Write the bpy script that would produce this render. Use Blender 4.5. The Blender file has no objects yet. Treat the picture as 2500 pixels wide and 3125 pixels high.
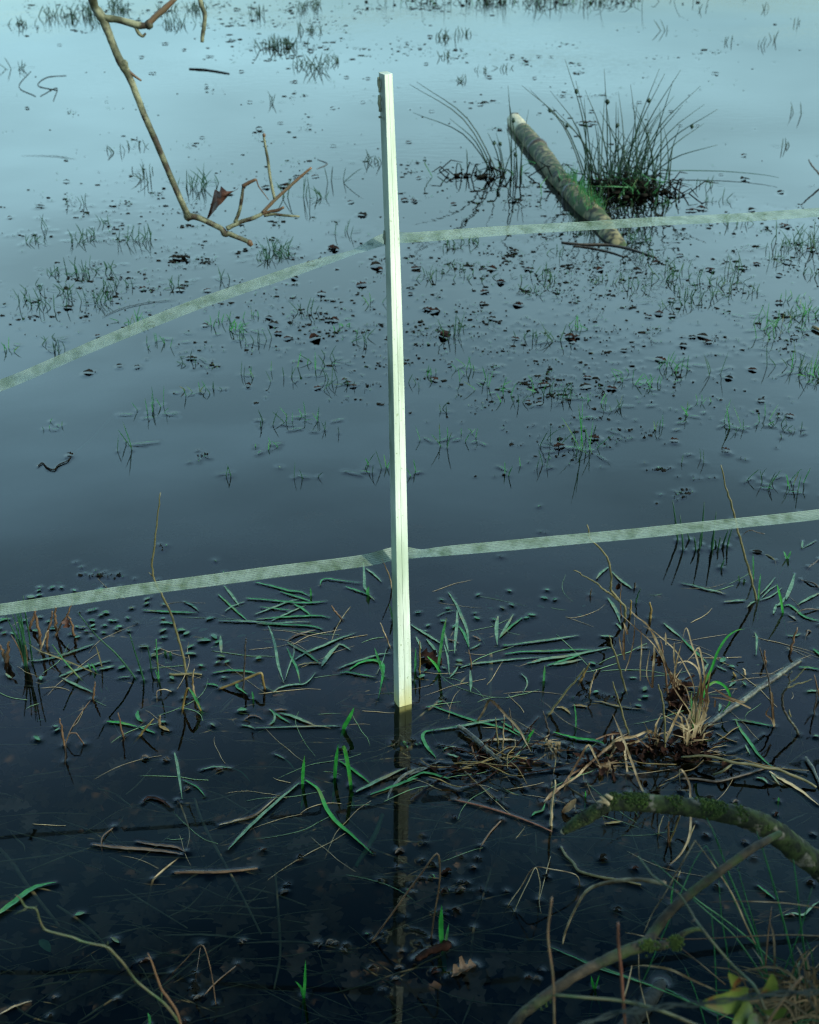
import bpy, math, random
import numpy as np
from mathutils import Vector
R = math.radians
rnd = random.Random(11)
nrs = np.random.RandomState(5)
sc = bpy.context.scene
col = sc.collection

# ------------------------------------------------------------------ camera
CAM_H, PITCH, F = 1.7, R(28.2), 3646.0
cam_d = bpy.data.cameras.new('camera')
cam = bpy.data.objects.new('camera', cam_d); col.objects.link(cam)
cam.location = (0, 0, CAM_H); cam.rotation_euler = (R(90) - PITCH, 0, 0)
cam_d.sensor_fit = 'VERTICAL'; cam_d.sensor_height = 30.0
cam_d.lens = 30.0 * F / 3125.0
cam_d.clip_end = 1000
cam_d.dof.use_dof = True; cam_d.dof.focus_distance = 2.75; cam_d.dof.aperture_fstop = 5.6
sc.camera = cam

# ------------------------------------------------------------------ sky, sun, exposure
SUN_EL, SUN_AZ = R(40), R(55)          # azimuth: from behind the camera towards its right
sunv = Vector((math.sin(SUN_AZ) * math.cos(SUN_EL), -math.cos(SUN_AZ) * math.cos(SUN_EL), math.sin(SUN_EL)))
SKY_GAIN = 3.5                          # bright thin cloud over the open water, dark overhead
w = bpy.data.worlds.new('World'); sc.world = w; w.use_nodes = True
nt = w.node_tree; nt.nodes.clear()
def N(t, **k):
    n = nt.nodes.new(t)
    for a, b in k.items(): setattr(n, a, b)
    return n
out = N('ShaderNodeOutputWorld'); bg = N('ShaderNodeBackground')
sky = N('ShaderNodeTexSky', sky_type='NISHITA'); sky.sun_disc = False
sky.sun_elevation = SUN_EL; sky.sun_rotation = math.atan2(sunv.x, sunv.y)
sky.air_density = 1.0; sky.dust_density = 2.0; sky.ozone_density = 1.0
tc = N('ShaderNodeTexCoord'); sx = N('ShaderNodeSeparateXYZ')
nt.links.new(tc.outputs['Generated'], sx.inputs[0])
ramp = N('ShaderNodeValToRGB')
cr_ = ramp.color_ramp
SKYG = ((0.0, .168, .226, .218), (.10, .235, .326, .340), (.19, .48, .575, .482), (.30, .82, .92, .70), (.41, .98, 1.16, .895), (.48, .80, .945, .74), (.58, .69, .78, .70), (.67, .42, .63, .54), (.74, .065, .165, .195), (1.0, .05, .11, .14))
cr_.elements[0].position = 0.0; cr_.elements[0].color = (*SKYG[0][1:], 1)
cr_.elements[1].position = 1.0; cr_.elements[1].color = (*SKYG[-1][1:], 1)
for q in SKYG[1:-1]:
    e = cr_.elements.new(q[0]); e.color = (*q[1:], 1)
nt.links.new(sx.outputs[2], ramp.inputs[0])
mp = N('ShaderNodeMapping'); mp.inputs['Scale'].default_value = (1.2, 1.2, 5.5)
nt.links.new(tc.outputs['Generated'], mp.inputs[0])
cn = N('ShaderNodeTexNoise'); cn.inputs['Scale'].default_value = 2.2; cn.inputs['Detail'].default_value = 4
nt.links.new(mp.outputs[0], cn.inputs['Vector'])
crp = N('ShaderNodeMapRange'); crp.inputs[1].default_value = .35; crp.inputs[2].default_value = .7; crp.inputs[3].default_value = .76 * SKY_GAIN; crp.inputs[4].default_value = 1.20 * SKY_GAIN
nt.links.new(cn.outputs[0], crp.inputs[0])
m1 = N('ShaderNodeMix', data_type='RGBA', blend_type='MULTIPLY'); m1.inputs[0].default_value = 1
nt.links.new(sky.outputs[0], m1.inputs[6]); nt.links.new(ramp.outputs[0], m1.inputs[7])
m2 = N('ShaderNodeMix', data_type='RGBA', blend_type='MULTIPLY'); m2.inputs[0].default_value = 1
nt.links.new(m1.outputs[2], m2.inputs[6]); nt.links.new(crp.outputs[0], m2.inputs[7])
fr_ = N('ShaderNodeMapRange'); fr_.inputs[1].default_value = -.3; fr_.inputs[2].default_value = .6; fr_.inputs[3].default_value = .4; fr_.inputs[4].default_value = 1.0   # trees behind the camera's bank
nt.links.new(sx.outputs[1], fr_.inputs[0])
m3 = N('ShaderNodeMix', data_type='RGBA', blend_type='MULTIPLY'); m3.inputs[0].default_value = 1
nt.links.new(m2.outputs[2], m3.inputs[6]); nt.links.new(fr_.outputs[0], m3.inputs[7])
nt.links.new(m3.outputs[2], bg.inputs[0]); bg.inputs[1].default_value = 0.15
nt.links.new(bg.outputs[0], out.inputs[0])
sd = bpy.data.lights.new('sun', 'SUN'); sd.energy = 2.0; sd.angle = R(2); sd.color = (1.0, .975, .87)
so = bpy.data.objects.new('sun', sd); col.objects.link(so)
so.rotation_euler = sunv.to_track_quat('Z', 'Y').to_euler()
vs = sc.view_settings
vs.view_transform = 'Standard'; vs.look = 'None'; vs.exposure = 0.9; vs.gamma = 1.0; vs.use_curve_mapping = False
sc.cycles.use_denoising = True; sc.cycles.denoising_prefilter = 'ACCURATE'; sc.cycles.use_adaptive_sampling = False
sc.cycles.pixel_filter_type = 'BLACKMAN_HARRIS'; sc.cycles.filter_width = 1.3
sc.cycles.max_bounces = 10; sc.cycles.transparent_max_bounces = 24
sc.cycles.caustics_reflective = False; sc.cycles.caustics_refractive = False

# ------------------------------------------------------------------ photograph pixel -> point in the place
CP, SP = math.cos(PITCH), math.sin(PITCH)
def ray(px, py):
    a = (px - 1250) / F; b = -(py - 1562.5) / F
    return Vector((a, CP + b * SP, -SP + b * CP))
def W(p, z=0.0):
    d = ray(*p); t = (z - CAM_H) / d.z
    return Vector((0, 0, CAM_H)) + d * t
def Q(p, Y):
    d = ray(*p); t = Y / d.y
    return Vector((0, 0, CAM_H)) + d * t
def depth(P): return P[1] * CP - (P[2] - CAM_H) * SP
def pxm(P): return depth(P) / F          # metres per full-size pixel at P
CROPS = {'A': (0, 0, .69), 'C1': (0, 0, 1.38), 'C2': (1250, 0, 1.38), 'C3': (0, 750, 1.38), 'C4': (1250, 750, 1.38),
         'C5': (0, 1500, 1.38), 'C6': (1250, 1500, 1.38), 'C7': (0, 2300, 1.38), 'C8': (1250, 2300, 1.38),
         'E1': (0, 1750, 4.107), 'E2': (420, 1750, 4.107), 'E3': (780, 1700, 4.107), 'E4': (1250, 1800, 4.107),
         'E5': (1660, 1700, 4.107), 'E6': (2080, 1650, 4.107), 'E7': (1660, 2100, 4.107), 'E8': (2080, 2000, 4.107),
         'B3': (1900, 2300, 2.613), 'B2': (0, 2450, 2.875), 'B5': (1000, 2350, 3.833), 'B6': (1000, 2725, 3.833), 'P': (0, 0, 1.0)}
def fp(c, u, v):
    x, y, s = CROPS[c]; return (x + u / s, y + v / s)
def pts(c, s):
    """'u,v u,v ...' in crop c -> list of photograph pixels; a token like E5: switches the crop"""
    o = []
    for t in s.split():
        if t.endswith(':'): c = t[:-1]; continue
        u, v = t.split(','); o.append(fp(c, float(u), float(v)))
    return o
def cr(P, n=4):
    """Catmull-Rom through the points"""
    P = [Vector(p) for p in P]
    if len(P) < 3:
        return [P[0].lerp(P[-1], i / 3) for i in range(4)]
    Q_ = [P[0] * 2 - P[1]] + P + [P[-1] * 2 - P[-2]]
    o = []
    for i in range(1, len(Q_) - 2):
        a, b, c, d = Q_[i - 1:i + 3]
        for k in range(n):
            t = k / n
            o.append(.5 * ((2 * b) + (c - a) * t + (2 * a - 5 * b + 4 * c - d) * t * t + (3 * b - a - 3 * c + d) * t ** 3))
    o.append(P[-1]); return o

# ------------------------------------------------------------------ meniscus samples: where the water climbs up something
MEN = []                                   # (x, y, radius, height, length)
def men(P, r=0.0, h=.0018, L=.0042): MEN.append((P[0], P[1], r, h, L))
def men_line(P, r, h=.0018, L=.0042):
    for a, b in zip(P[:-1], P[1:]):
        n = max(1, int((b - a).length / .003))
        for k in range(n): men(a.lerp(b, k / n), r, h, L)

# ------------------------------------------------------------------ mesh collecting
class MB:
    def __init__(s): s.v = []; s.f = []; s.uv = None
    def tube(s, P, r, sides=7, jit=0.0, tip=False):
        n = len(P); rr = r if isinstance(r, (list, tuple)) else None
        def rad(i):
            if rr is None: return r
            t = i / (n - 1) * (len(rr) - 1); k = min(int(t), len(rr) - 2)
            return rr[k] + (rr[k + 1] - rr[k]) * (t - k)
        base = len(s.v); X = None
        for i, p in enumerate(P):
            T = (P[min(i + 1, n - 1)] - P[max(i - 1, 0)])
            if T.length < 1e-9: T = Vector((0, 0, 1))
            T.normalize()
            if X is None:
                X = T.cross(Vector((0, 1, 0.3)))
                if X.length < 1e-4: X = T.cross(Vector((1, 0, 0)))
            X = (X - T * X.dot(T)).normalized(); Y = T.cross(X)
            for k in range(sides):
                a = 2 * math.pi * k / sides
                q = rad(i) * (1 + (rnd.uniform(-jit, jit) if jit else 0))
                s.v.append(p + (X * math.cos(a) + Y * math.sin(a)) * q)
            if i:
                for k in range(sides):
                    b0 = base + (i - 1) * sides; b1 = base + i * sides
                    s.f.append((b0 + k, b0 + (k + 1) % sides, b1 + (k + 1) % sides, b1 + k))
        s.f.append(tuple(base + k for k in reversed(range(sides))))
        s.f.append(tuple(base + (n - 1) * sides + k for k in range(sides)))
        return s
    def blade(s, P, wid, up=None, fold=.25, point=True, root=.7, twist=0.0, wav=0.0):
        """a grass blade: folded strip along P, widest near the middle; wid = full width in metres"""
        n = len(P); base = len(s.v)
        for i, p in enumerate(P):
            t = i / (n - 1)
            T = (P[min(i + 1, n - 1)] - P[max(i - 1, 0)])
            if T.length < 1e-9: T = Vector((0, 0, 1))
            T.normalize()
            U = Vector(up) if up is not None else Vector((0, -1, .35))
            S = T.cross(U)
            if S.length < 1e-4: S = T.cross(Vector((1, 0, 0)))
            S.normalize()
            if twist:
                a = twist * t; S = (S * math.cos(a) + T.cross(S) * math.sin(a))
            Nn = S.cross(T).normalized()
            k = (root + (1 - root) * min(1, t * 3)) * (max(.06, 1 - ((t - .55) / .45) ** 2) if (point and t > .55) else 1)
            h = wid * .5 * k
            z = Nn * (h * fold)
            wv = Nn * (wav * math.sin(i * 1.7))
            s.v += [p - S * h + z + wv, p + wv, p + S * h + z + wv]
            if i:
                a = base + (i - 1) * 3; b = base + i * 3
                s.f += [(a, a + 1, b + 1, b), (a + 1, a + 2, b + 2, b + 1)]
        return s
    def leaf(s, C, D, L, wd, up=(0, 0, 1), lobes=0, curl=.1, n=10, bend=0.0):
        """leaf from C along D; lobed when lobes > 0"""
        D = Vector(D).normalized(); S = D.cross(Vector(up)).normalized(); U = S.cross(D)
        base = len(s.v)
        for i in range(n + 1):
            t = i / n
            k = max(.02, math.sin(math.pi * min(1, t * .96 + .02)) ** .75)
            if lobes: k *= .7 + .42 * math.cos(2 * math.pi * lobes * t + 2.6) * (1 if i % 2 else .8)
            h = wd * .5 * max(.04, k)
            p = C + D * (L * t) + U * (bend * L * math.sin(math.pi * t))
            c = curl * h
            s.v += [p - S * h + U * c * rnd.uniform(.5, 1.4), p - S * h * .5 + U * c * .2, p, p + S * h * .5 + U * c * .2, p + S * h + U * c * rnd.uniform(.5, 1.4)]
            if i:
                a = base + (i - 1) * 5; b = base + i * 5
                for q in range(4): s.f.append((a + q, a + q + 1, b + q + 1, b + q))
        return s
    def lump(s, C, rx, ry, rz, seed=0, n=6, m=4, rough=.35):
        g = random.Random(seed); base = len(s.v)
        for j in range(m + 1):
            ph = math.pi * (j / m) - math.pi / 2
            for i in range(n):
                a = 2 * math.pi * i / n; q = 1 + g.uniform(-rough, rough)
                s.v.append(C + Vector((rx * q * math.cos(ph) * math.cos(a), ry * q * math.cos(ph) * math.sin(a), rz * q * math.sin(ph))))
                if j:
                    b0 = base + (j - 1) * n; b1 = base + j * n
                    s.f.append((b0 + i, b0 + (i + 1) % n, b1 + (i + 1) % n, b1 + i))
        return s
    def build(s, name, mat, parent=None, origin=None, smooth=True):
        o0 = Vector(parent.location) if (parent and not parent.parent) else (PORG[parent.name] if parent else (Vector(origin) if origin is not None else Vector((0, 0, 0))))
        me = bpy.data.meshes.new(name)
        me.from_pydata([tuple(Vector(v) - o0) for v in s.v], [], s.f)
        if smooth: me.polygons.foreach_set('use_smooth', [True] * len(me.polygons))
        if s.uv:
            ul = me.uv_layers.new(name='uv')
            for lp in me.loops: ul.data[lp.index].uv = s.uv[lp.vertex_index]
        me.materials.append(mat)
        o = bpy.data.objects.new(name, me); col.objects.link(o)
        if parent: o.parent = parent; PORG[o.name] = o0
        else: o.location = o0
        return o
PORG = {}
def tag(o, label, cat, group=None):
    o['label'] = label; o['category'] = cat
    if group: o['group'] = group
    return o
def empty(name, loc, label, cat, group=None):
    o = bpy.data.objects.new(name, None); o.location = loc; o.empty_display_size = .05; col.objects.link(o)
    return tag(o, label, cat, group)

# ------------------------------------------------------------------ materials
def mat(name, c1, c2=None, scale=30, rough=.6, trans=0.0, bump=0.0, spec=.4, thr=(.35, .65), c3=None, s3=6, thr3=(.5, .6), detail=4, stretch=None, coat=0.0):
    m = bpy.data.materials.new(name); m.use_nodes = True
    t = m.node_tree; b = t.nodes['Principled BSDF']; L = t.links.new
    b.inputs['Roughness'].default_value = rough; b.inputs['Specular IOR Level'].default_value = spec
    if coat: b.inputs['Coat Weight'].default_value = coat; b.inputs['Coat Roughness'].default_value = .12
    g = t.nodes.new('ShaderNodeNewGeometry'); vec = g.outputs['Position']
    if stretch:
        mp = t.nodes.new('ShaderNodeMapping'); mp.inputs['Scale'].default_value = stretch; L(vec, mp.inputs[0]); vec = mp.outputs[0]
    no = t.nodes.new('ShaderNodeTexNoise'); no.inputs['Scale'].default_value = scale; no.inputs['Detail'].default_value = detail
    L(vec, no.inputs['Vector'])
    mr = t.nodes.new('ShaderNodeMapRange'); mr.inputs[1].default_value, mr.inputs[2].default_value = thr; L(no.outputs[0], mr.inputs[0])
    mx = t.nodes.new('ShaderNodeMix'); mx.data_type = 'RGBA'
    L(mr.outputs[0], mx.inputs[0]); mx.inputs[6].default_value = (*c1, 1); mx.inputs[7].default_value = (*(c2 or c1), 1)
    colr = mx.outputs[2]
    if c3:
        n3 = t.nodes.new('ShaderNodeTexNoise'); n3.inputs['Scale'].default_value = s3; n3.inputs['Detail'].default_value = 6; L(vec, n3.inputs['Vector'])
        r3 = t.nodes.new('ShaderNodeMapRange'); r3.inputs[1].default_value, r3.inputs[2].default_value = thr3; L(n3.outputs[0], r3.inputs[0])
        x3 = t.nodes.new('ShaderNodeMix'); x3.data_type = 'RGBA'; L(r3.outputs[0], x3.inputs[0]); L(colr, x3.inputs[6]); x3.inputs[7].default_value = (*c3, 1); colr = x3.outputs[2]
    L(colr, b.inputs['Base Color'])
    if bump:
        bp = t.nodes.new('ShaderNodeBump'); bp.inputs['Strength'].default_value = bump; bp.inputs['Distance'].default_value = .004
        L(no.outputs[0], bp.inputs['Height']); L(bp.outputs[0], b.inputs['Normal'])
    if trans:
        tr = t.nodes.new('ShaderNodeBsdfTranslucent'); L(colr, tr.inputs[0])
        mxs = t.nodes.new('ShaderNodeMixShader'); mxs.inputs[0].default_value = trans
        L(b.outputs[0], mxs.inputs[1]); L(tr.outputs[0], mxs.inputs[2]); L(mxs.outputs[0], t.nodes['Material Output'].inputs[0])
    return m
M = {}
M['nearrush'] = mat('near rush green', (.010, .085, .028), (.02, .13, .045), 40, .45, .1)
M['bright'] = mat('fresh green blade', (.010, .15, .020), (.03, .24, .04), 60, .5, .2, c3=(.09, .17, .03), s3=18, thr3=(.55, .7))
M['green'] = mat('green blade', (.014, .11, .032), (.045, .205, .07), 70, .5, .2, c3=(.12, .12, .045), s3=14, thr3=(.56, .7))
M['pale'] = mat('pale water-washed blade', (.04, .115, .06), (.125, .22, .135), 90, .5, .15, c3=(.16, .15, .08), s3=16, thr3=(.55, .7))
M['dkgreen'] = mat('dark rush green', (.006, .04, .018), (.014, .075, .028), 30, .5, .1)
M['tan'] = mat('dead straw', (.13, .09, .04), (.42, .34, .21), 35, .6, .15, c3=(.06, .033, .014), s3=11, thr3=(.46, .6))
M['shadestraw'] = mat('shaded dead straw', (.05, .036, .018), (.17, .125, .07), 40, .6, .1)  # darker copy of the dead straw, the corner's shade put into its colour
M['ochre'] = mat('wet ochre reed', (.085, .055, .017), (.20, .15, .05), 30, .5, .1)
M['brown'] = mat('brown stalk', (.06, .032, .017), (.13, .078, .04), 40, .55)
M['twig'] = mat('dark twig bark', (.02, .016, .013), (.06, .05, .038), 90, .55, bump=.3)
M['olive'] = mat('olive twig bark', (.075, .075, .03), (.13, .115, .055), 60, .55)
M['redtwig'] = mat('reddish twig bark', (.10, .04, .025), (.16, .075, .045), 60, .55)
M['wetleaf'] = mat('wet brown leaf', (.008, .005, .004), (.030, .014, .010), 60, .85, .0, bump=.3, spec=.05)
M['rust'] = mat('rust brown dry leaf', (.05, .020, .012), (.10, .042, .025), 60, .6, .2, bump=.4)
M['float'] = mat('floating leaf green', (.016, .09, .038), (.065, .17, .095), 60, .4, .15, c3=(.06, .075, .03), s3=20, thr3=(.5, .65))
M['debris'] = mat('dark floating debris', (.005, .006, .005), (.015, .014, .011), 20, .9, spec=.03)
M['rushfar'] = mat('dark green rush', (.004, .022, .011), (.010, .042, .018), 30, .5, .1)
M['sub'] = mat('submerged stem', (.22, .18, .10), (.42, .34, .20), 30, .8)
M['subgreen'] = mat('submerged green', (.10, .2, .10), (.16, .29, .15), 30, .8)
M['litter'] = mat('drowned oak leaf', (.21, .125, .095), (.32, .19, .145), 25, .9)
M['mudleaf'] = mat('drowned leaf litter', (.075, .054, .042), (.22, .145, .112), 14, .95)
M['bed'] = mat('pond mud', (.02, .017, .015), (.05, .038, .03), 5, 1, spec=.1)
M['soil'] = mat('bank soil', (.04, .03, .02), (.05, .07, .02), 8, 1, spec=.1, bump=.5)
M['bark'] = mat('lichen grey branch bark', (.055, .062, .033), (.20, .21, .13), 55, .7, bump=.8, c3=(.03, .022, .013), s3=60, thr3=(.50, .62), thr=(.42, .62))
M['budtwig'] = mat('orange brown shoot', (.16, .09, .05), (.14, .11, .065), 50, .6)
M['moss'] = mat('mossy bark', (.006, .011, .004), (.032, .05, .012), 75, .9, bump=1.0, c3=(.19, .17, .14), s3=34, thr3=(.58, .68), thr=(.42, .62))
M['mossf'] = mat('moss', (.015, .034, .006), (.04, .07, .010), 80, 1, bump=1.0)
M['forkbark'] = mat('greenish twig bark', (.011, .010, .006), (.045, .034, .019), 80, .8, bump=1.0, c3=(.03, .05, .012), s3=18, thr3=(.5, .6))
M['lichen'] = mat('lichen stick bark', (.022, .024, .016), (.115, .125, .085), 70, .45, bump=1.0, c3=(.018, .014, .01), s3=45, thr3=(.48, .58), coat=.25, thr=(.42, .66))
M['logbark'] = mat('mottled log bark', (.014, .015, .009), (.19, .165, .08), 26, .8, bump=1.0, c3=(.03, .052, .012), s3=12, thr3=(.48, .56), thr=(.42, .6))
M['bare'] = mat('bare pale wood', (.26, .23, .13), (.48, .44, .29), 12, .6, stretch=(6, 1, 6))
M['wood_end'] = mat('broken wood', (.25, .20, .12), (.34, .27, .16), 40, .8)
M['wire'] = mat('dull galvanised wire', (.008, .016, .017), (.02, .03, .03), 60, .8, spec=.1)
M['bramble'] = mat('bramble leaf', (.05, .09, .014), (.12, .15, .03), 25, .45, .15, c3=(.10, .03, .012), s3=26, thr3=(.53, .66))
M['bstem'] = mat('bramble stem', (.022, .05, .016), (.06, .055, .028), 30, .55)
M['wetstump'] = mat('wet black stump', (.006, .007, .006), (.022, .022, .019), 70, .7, bump=1.0, spec=.2)

def post_mat():
    m = bpy.data.materials.new('weathered white paint'); m.use_nodes = True
    t = m.node_tree; L = t.links.new; b = t.nodes['Principled BSDF']; b.inputs['Roughness'].default_value = .65; b.inputs['Specular IOR Level'].default_value = .25
    g = t.nodes.new('ShaderNodeNewGeometry'); sp = t.nodes.new('ShaderNodeSeparateXYZ'); L(g.outputs['Position'], sp.inputs[0])
    def noise(s, d, stretch=None):
        n = t.nodes.new('ShaderNodeTexNoise'); n.inputs['Scale'].default_value = s; n.inputs['Detail'].default_value = d
        if stretch:
            q = t.nodes.new('ShaderNodeMapping'); q.inputs['Scale'].default_value = stretch; L(g.outputs['Position'], q.inputs[0]); L(q.outputs[0], n.inputs['Vector'])
        else: L(g.outputs['Position'], n.inputs['Vector'])
        return n.outputs[0]
    def rng(v, a, b_, c=0, d=1):
        r = t.nodes.new('ShaderNodeMapRange'); r.inputs[1].default_value = a; r.inputs[2].default_value = b_; r.inputs[3].default_value = c; r.inputs[4].default_value = d; L(v, r.inputs[0]); return r.outputs[0]
    def mix(f, a, c):
        x = t.nodes.new('ShaderNodeMix'); x.data_type = 'RGBA'
        if f is not None: L(f, x.inputs[0])
        if isinstance(a, tuple): x.inputs[6].default_value = (*a, 1)
        else: L(a, x.inputs[6])
        x.inputs[7].default_value = (*c, 1); return x.outputs[2]
    def mul(a, b_):
        x = t.nodes.new('ShaderNodeMath'); x.operation = 'MULTIPLY'; L(a, x.inputs[0])
        if isinstance(b_, float): x.inputs[1].default_value = b_
        else: L(b_, x.inputs[1])
        return x.outputs[0]
    at = t.nodes.new('ShaderNodeAttribute'); at.attribute_name = 'weather_shade'
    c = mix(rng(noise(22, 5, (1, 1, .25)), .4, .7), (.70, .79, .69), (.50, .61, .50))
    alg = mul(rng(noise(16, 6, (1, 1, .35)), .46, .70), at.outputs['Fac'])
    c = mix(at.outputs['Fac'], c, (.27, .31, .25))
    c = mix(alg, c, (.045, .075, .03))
    c = mix(rng(noise(130, 3), .66, .72, 0, .7), c, (.22, .30, .16))
    c = mix(rng(noise(9, 6, (1, 1, .5)), .50, .72, 0, .55), c, (.34, .45, .30))
    c = mix(rng(noise(150, 3, (1, 1, .02)), .52, .66, 0, .35), c, (.30, .36, .26))
    # yellow tide stain just above and below the water line
    a1 = t.nodes.new('ShaderNodeMath'); a1.operation = 'ADD'; L(sp.outputs[2], a1.inputs[0]); L(rng(noise(30, 4), 0, 1, -.03, .03), a1.inputs[1])
    c = mix(rng(a1.outputs[0], .075, -.005, 0, .85), c, (.50, .46, .15))
    c = mix(rng(a1.outputs[0], -.04, -.18, 0, .95), c, (.26, .19, .06))
    L(c, b.inputs['Base Color'])
    bp = t.nodes.new('ShaderNodeBump'); bp.inputs['Strength'].default_value = .25; bp.inputs['Distance'].default_value = .002
    L(noise(60, 4, (1, 1, .08)), bp.inputs['Height']); L(bp.outputs[0], b.inputs['Normal'])
    return m
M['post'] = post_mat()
M['crack'] = mat('dark crack', (.10, .11, .05), (.20, .20, .10), 40, .9)
M['flake'] = mat('grey bark flake', (.12, .145, .105), (.26, .30, .22), 60, .9, bump=.5)

def tape_mat():
    m = bpy.data.materials.new('woven tape'); m.use_nodes = True
    t = m.node_tree; L = t.links.new; b = t.nodes['Principled BSDF']; b.inputs['Roughness'].default_value = .6
    uv = t.nodes.new('ShaderNodeUVMap'); sp = t.nodes.new('ShaderNodeSeparateXYZ'); L(uv.outputs[0], sp.inputs[0])
    def cell(o, per, lo):
        a = t.nodes.new('ShaderNodeMath'); a.operation = 'MULTIPLY'; a.inputs[1].default_value = 1 / per; L(o, a.inputs[0])
        f = t.nodes.new('ShaderNodeMath'); f.operation = 'FRACT'; L(a.outputs[0], f.inputs[0])
        g = t.nodes.new('ShaderNodeMath'); g.operation = 'GREATER_THAN'; g.inputs[1].default_value = lo; L(f.outputs[0], g.inputs[0]); return g.outputs[0]
    h1, h2 = cell(sp.outputs[0], .0028, .34), cell(sp.outputs[1], .0044, .40)
    hm0 = t.nodes.new('ShaderNodeMath'); hm0.operation = 'MULTIPLY'; L(h1, hm0.inputs[0]); L(h2, hm0.inputs[1])
    hm = t.nodes.new('ShaderNodeMath'); hm.operation = 'MULTIPLY_ADD'; hm.inputs[1].default_value = .34; hm.inputs[2].default_value = .17; L(hm0.outputs[0], hm.inputs[0])
    g = t.nodes.new('ShaderNodeNewGeometry'); no = t.nodes.new('ShaderNodeTexNoise'); no.inputs['Scale'].default_value = 38; no.inputs['Detail'].default_value = 5; L(g.outputs['Position'], no.inputs['Vector'])
    mr = t.nodes.new('ShaderNodeMapRange'); mr.inputs[1].default_value = .42; mr.inputs[2].default_value = .72; L(no.outputs[0], mr.inputs[0])
    mx = t.nodes.new('ShaderNodeMix'); mx.data_type = 'RGBA'; L(mr.outputs[0], mx.inputs[0]); mx.inputs[6].default_value = (.18, .25, .205, 1); mx.inputs[7].default_value = (.07, .115, .06, 1)
    L(mx.outputs[2], b.inputs['Base Color'])
    tr = t.nodes.new('ShaderNodeBsdfTransparent'); ms = t.nodes.new('ShaderNodeMixShader')
    L(hm.outputs[0], ms.inputs[0]); L(b.outputs[0], ms.inputs[1]); L(tr.outputs[0], ms.inputs[2]); L(ms.outputs[0], t.nodes['Material Output'].inputs[0])
    return m
M['tape'] = tape_mat()

def water_mat():
    m = bpy.data.materials.new('still dark water'); m.use_nodes = True
    t = m.node_tree; L = t.links.new; t.nodes.remove(t.nodes['Principled BSDF'])
    gl = t.nodes.new('ShaderNodeBsdfGlossy'); gl.inputs['Roughness'].default_value = 0.0
    tr = t.nodes.new('ShaderNodeBsdfTransparent'); tr.inputs[0].default_value = (.68, .71, .65, 1)
    fr = t.nodes.new('ShaderNodeFresnel'); fr.inputs[0].default_value = 1.333
    g = t.nodes.new('ShaderNodeNewGeometry')
    mp = t.nodes.new('ShaderNodeMapping'); mp.inputs['Scale'].default_value = (1.4, 2.6, 1); L(g.outputs['Position'], mp.inputs[0])
    no = t.nodes.new('ShaderNodeTexNoise'); no.inputs['Scale'].default_value = 5; no.inputs['Detail'].default_value = 2; L(mp.outputs[0], no.inputs['Vector'])
    bp = t.nodes.new('ShaderNodeBump'); bp.inputs['Distance'].default_value = .05; L(no.outputs[0], bp.inputs['Height'])
    sp = t.nodes.new('ShaderNodeSeparateXYZ'); L(g.outputs['Position'], sp.inputs[0])
    wy = t.nodes.new('ShaderNodeMapRange'); wy.inputs[1].default_value = 6; wy.inputs[2].default_value = 16; wy.inputs[3].default_value = .006; wy.inputs[4].default_value = .10; L(sp.outputs[1], wy.inputs[0])   # breeze further out
    wn = t.nodes.new('ShaderNodeTexNoise'); wn.inputs['Scale'].default_value = .22; wn.inputs['Detail'].default_value = 3; L(g.outputs['Position'], wn.inputs['Vector'])
    wr = t.nodes.new('ShaderNodeMapRange'); wr.inputs[1].default_value = .42; wr.inputs[2].default_value = .62; L(wn.outputs[0], wr.inputs[0])
    wm = t.nodes.new('ShaderNodeMath'); wm.operation = 'MULTIPLY'; L(wy.outputs[0], wm.inputs[0]); L(wr.outputs[0], wm.inputs[1]); L(wm.outputs[0], bp.inputs['Strength'])
    mk = t.nodes.new('ShaderNodeMapRange'); mk.inputs[1].default_value = 2.6; mk.inputs[2].default_value = 4.3; mk.inputs[3].default_value = 1; mk.inputs[4].default_value = .02; L(sp.outputs[1], mk.inputs[0])   # the meadow water is muddier further out
    mt = t.nodes.new('ShaderNodeMix'); mt.data_type = 'RGBA'; mt.inputs[6].default_value = (.008, .010, .010, 1); mt.inputs[7].default_value = (.68, .71, .65, 1); L(mk.outputs[0], mt.inputs[0]); L(mt.outputs[2], tr.inputs[0])
    L(bp.outputs[0], gl.inputs['Normal']); L(bp.outputs[0], fr.inputs['Normal'])
    ms = t.nodes.new('ShaderNodeMixShader'); L(fr.outputs[0], ms.inputs[0]); L(tr.outputs[0], ms.inputs[1]); L(gl.outputs[0], ms.inputs[2])
    L(ms.outputs[0], t.nodes['Material Output'].inputs[0])
    ab = t.nodes.new('ShaderNodeVolumeAbsorption'); ab.inputs['Density'].default_value = 2.6; ab.inputs['Color'].default_value = (.62, .48, .10, 1)
    L(ab.outputs[0], t.nodes['Material Output'].inputs['Volume'])
    return m
M['water'] = water_mat()

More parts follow.
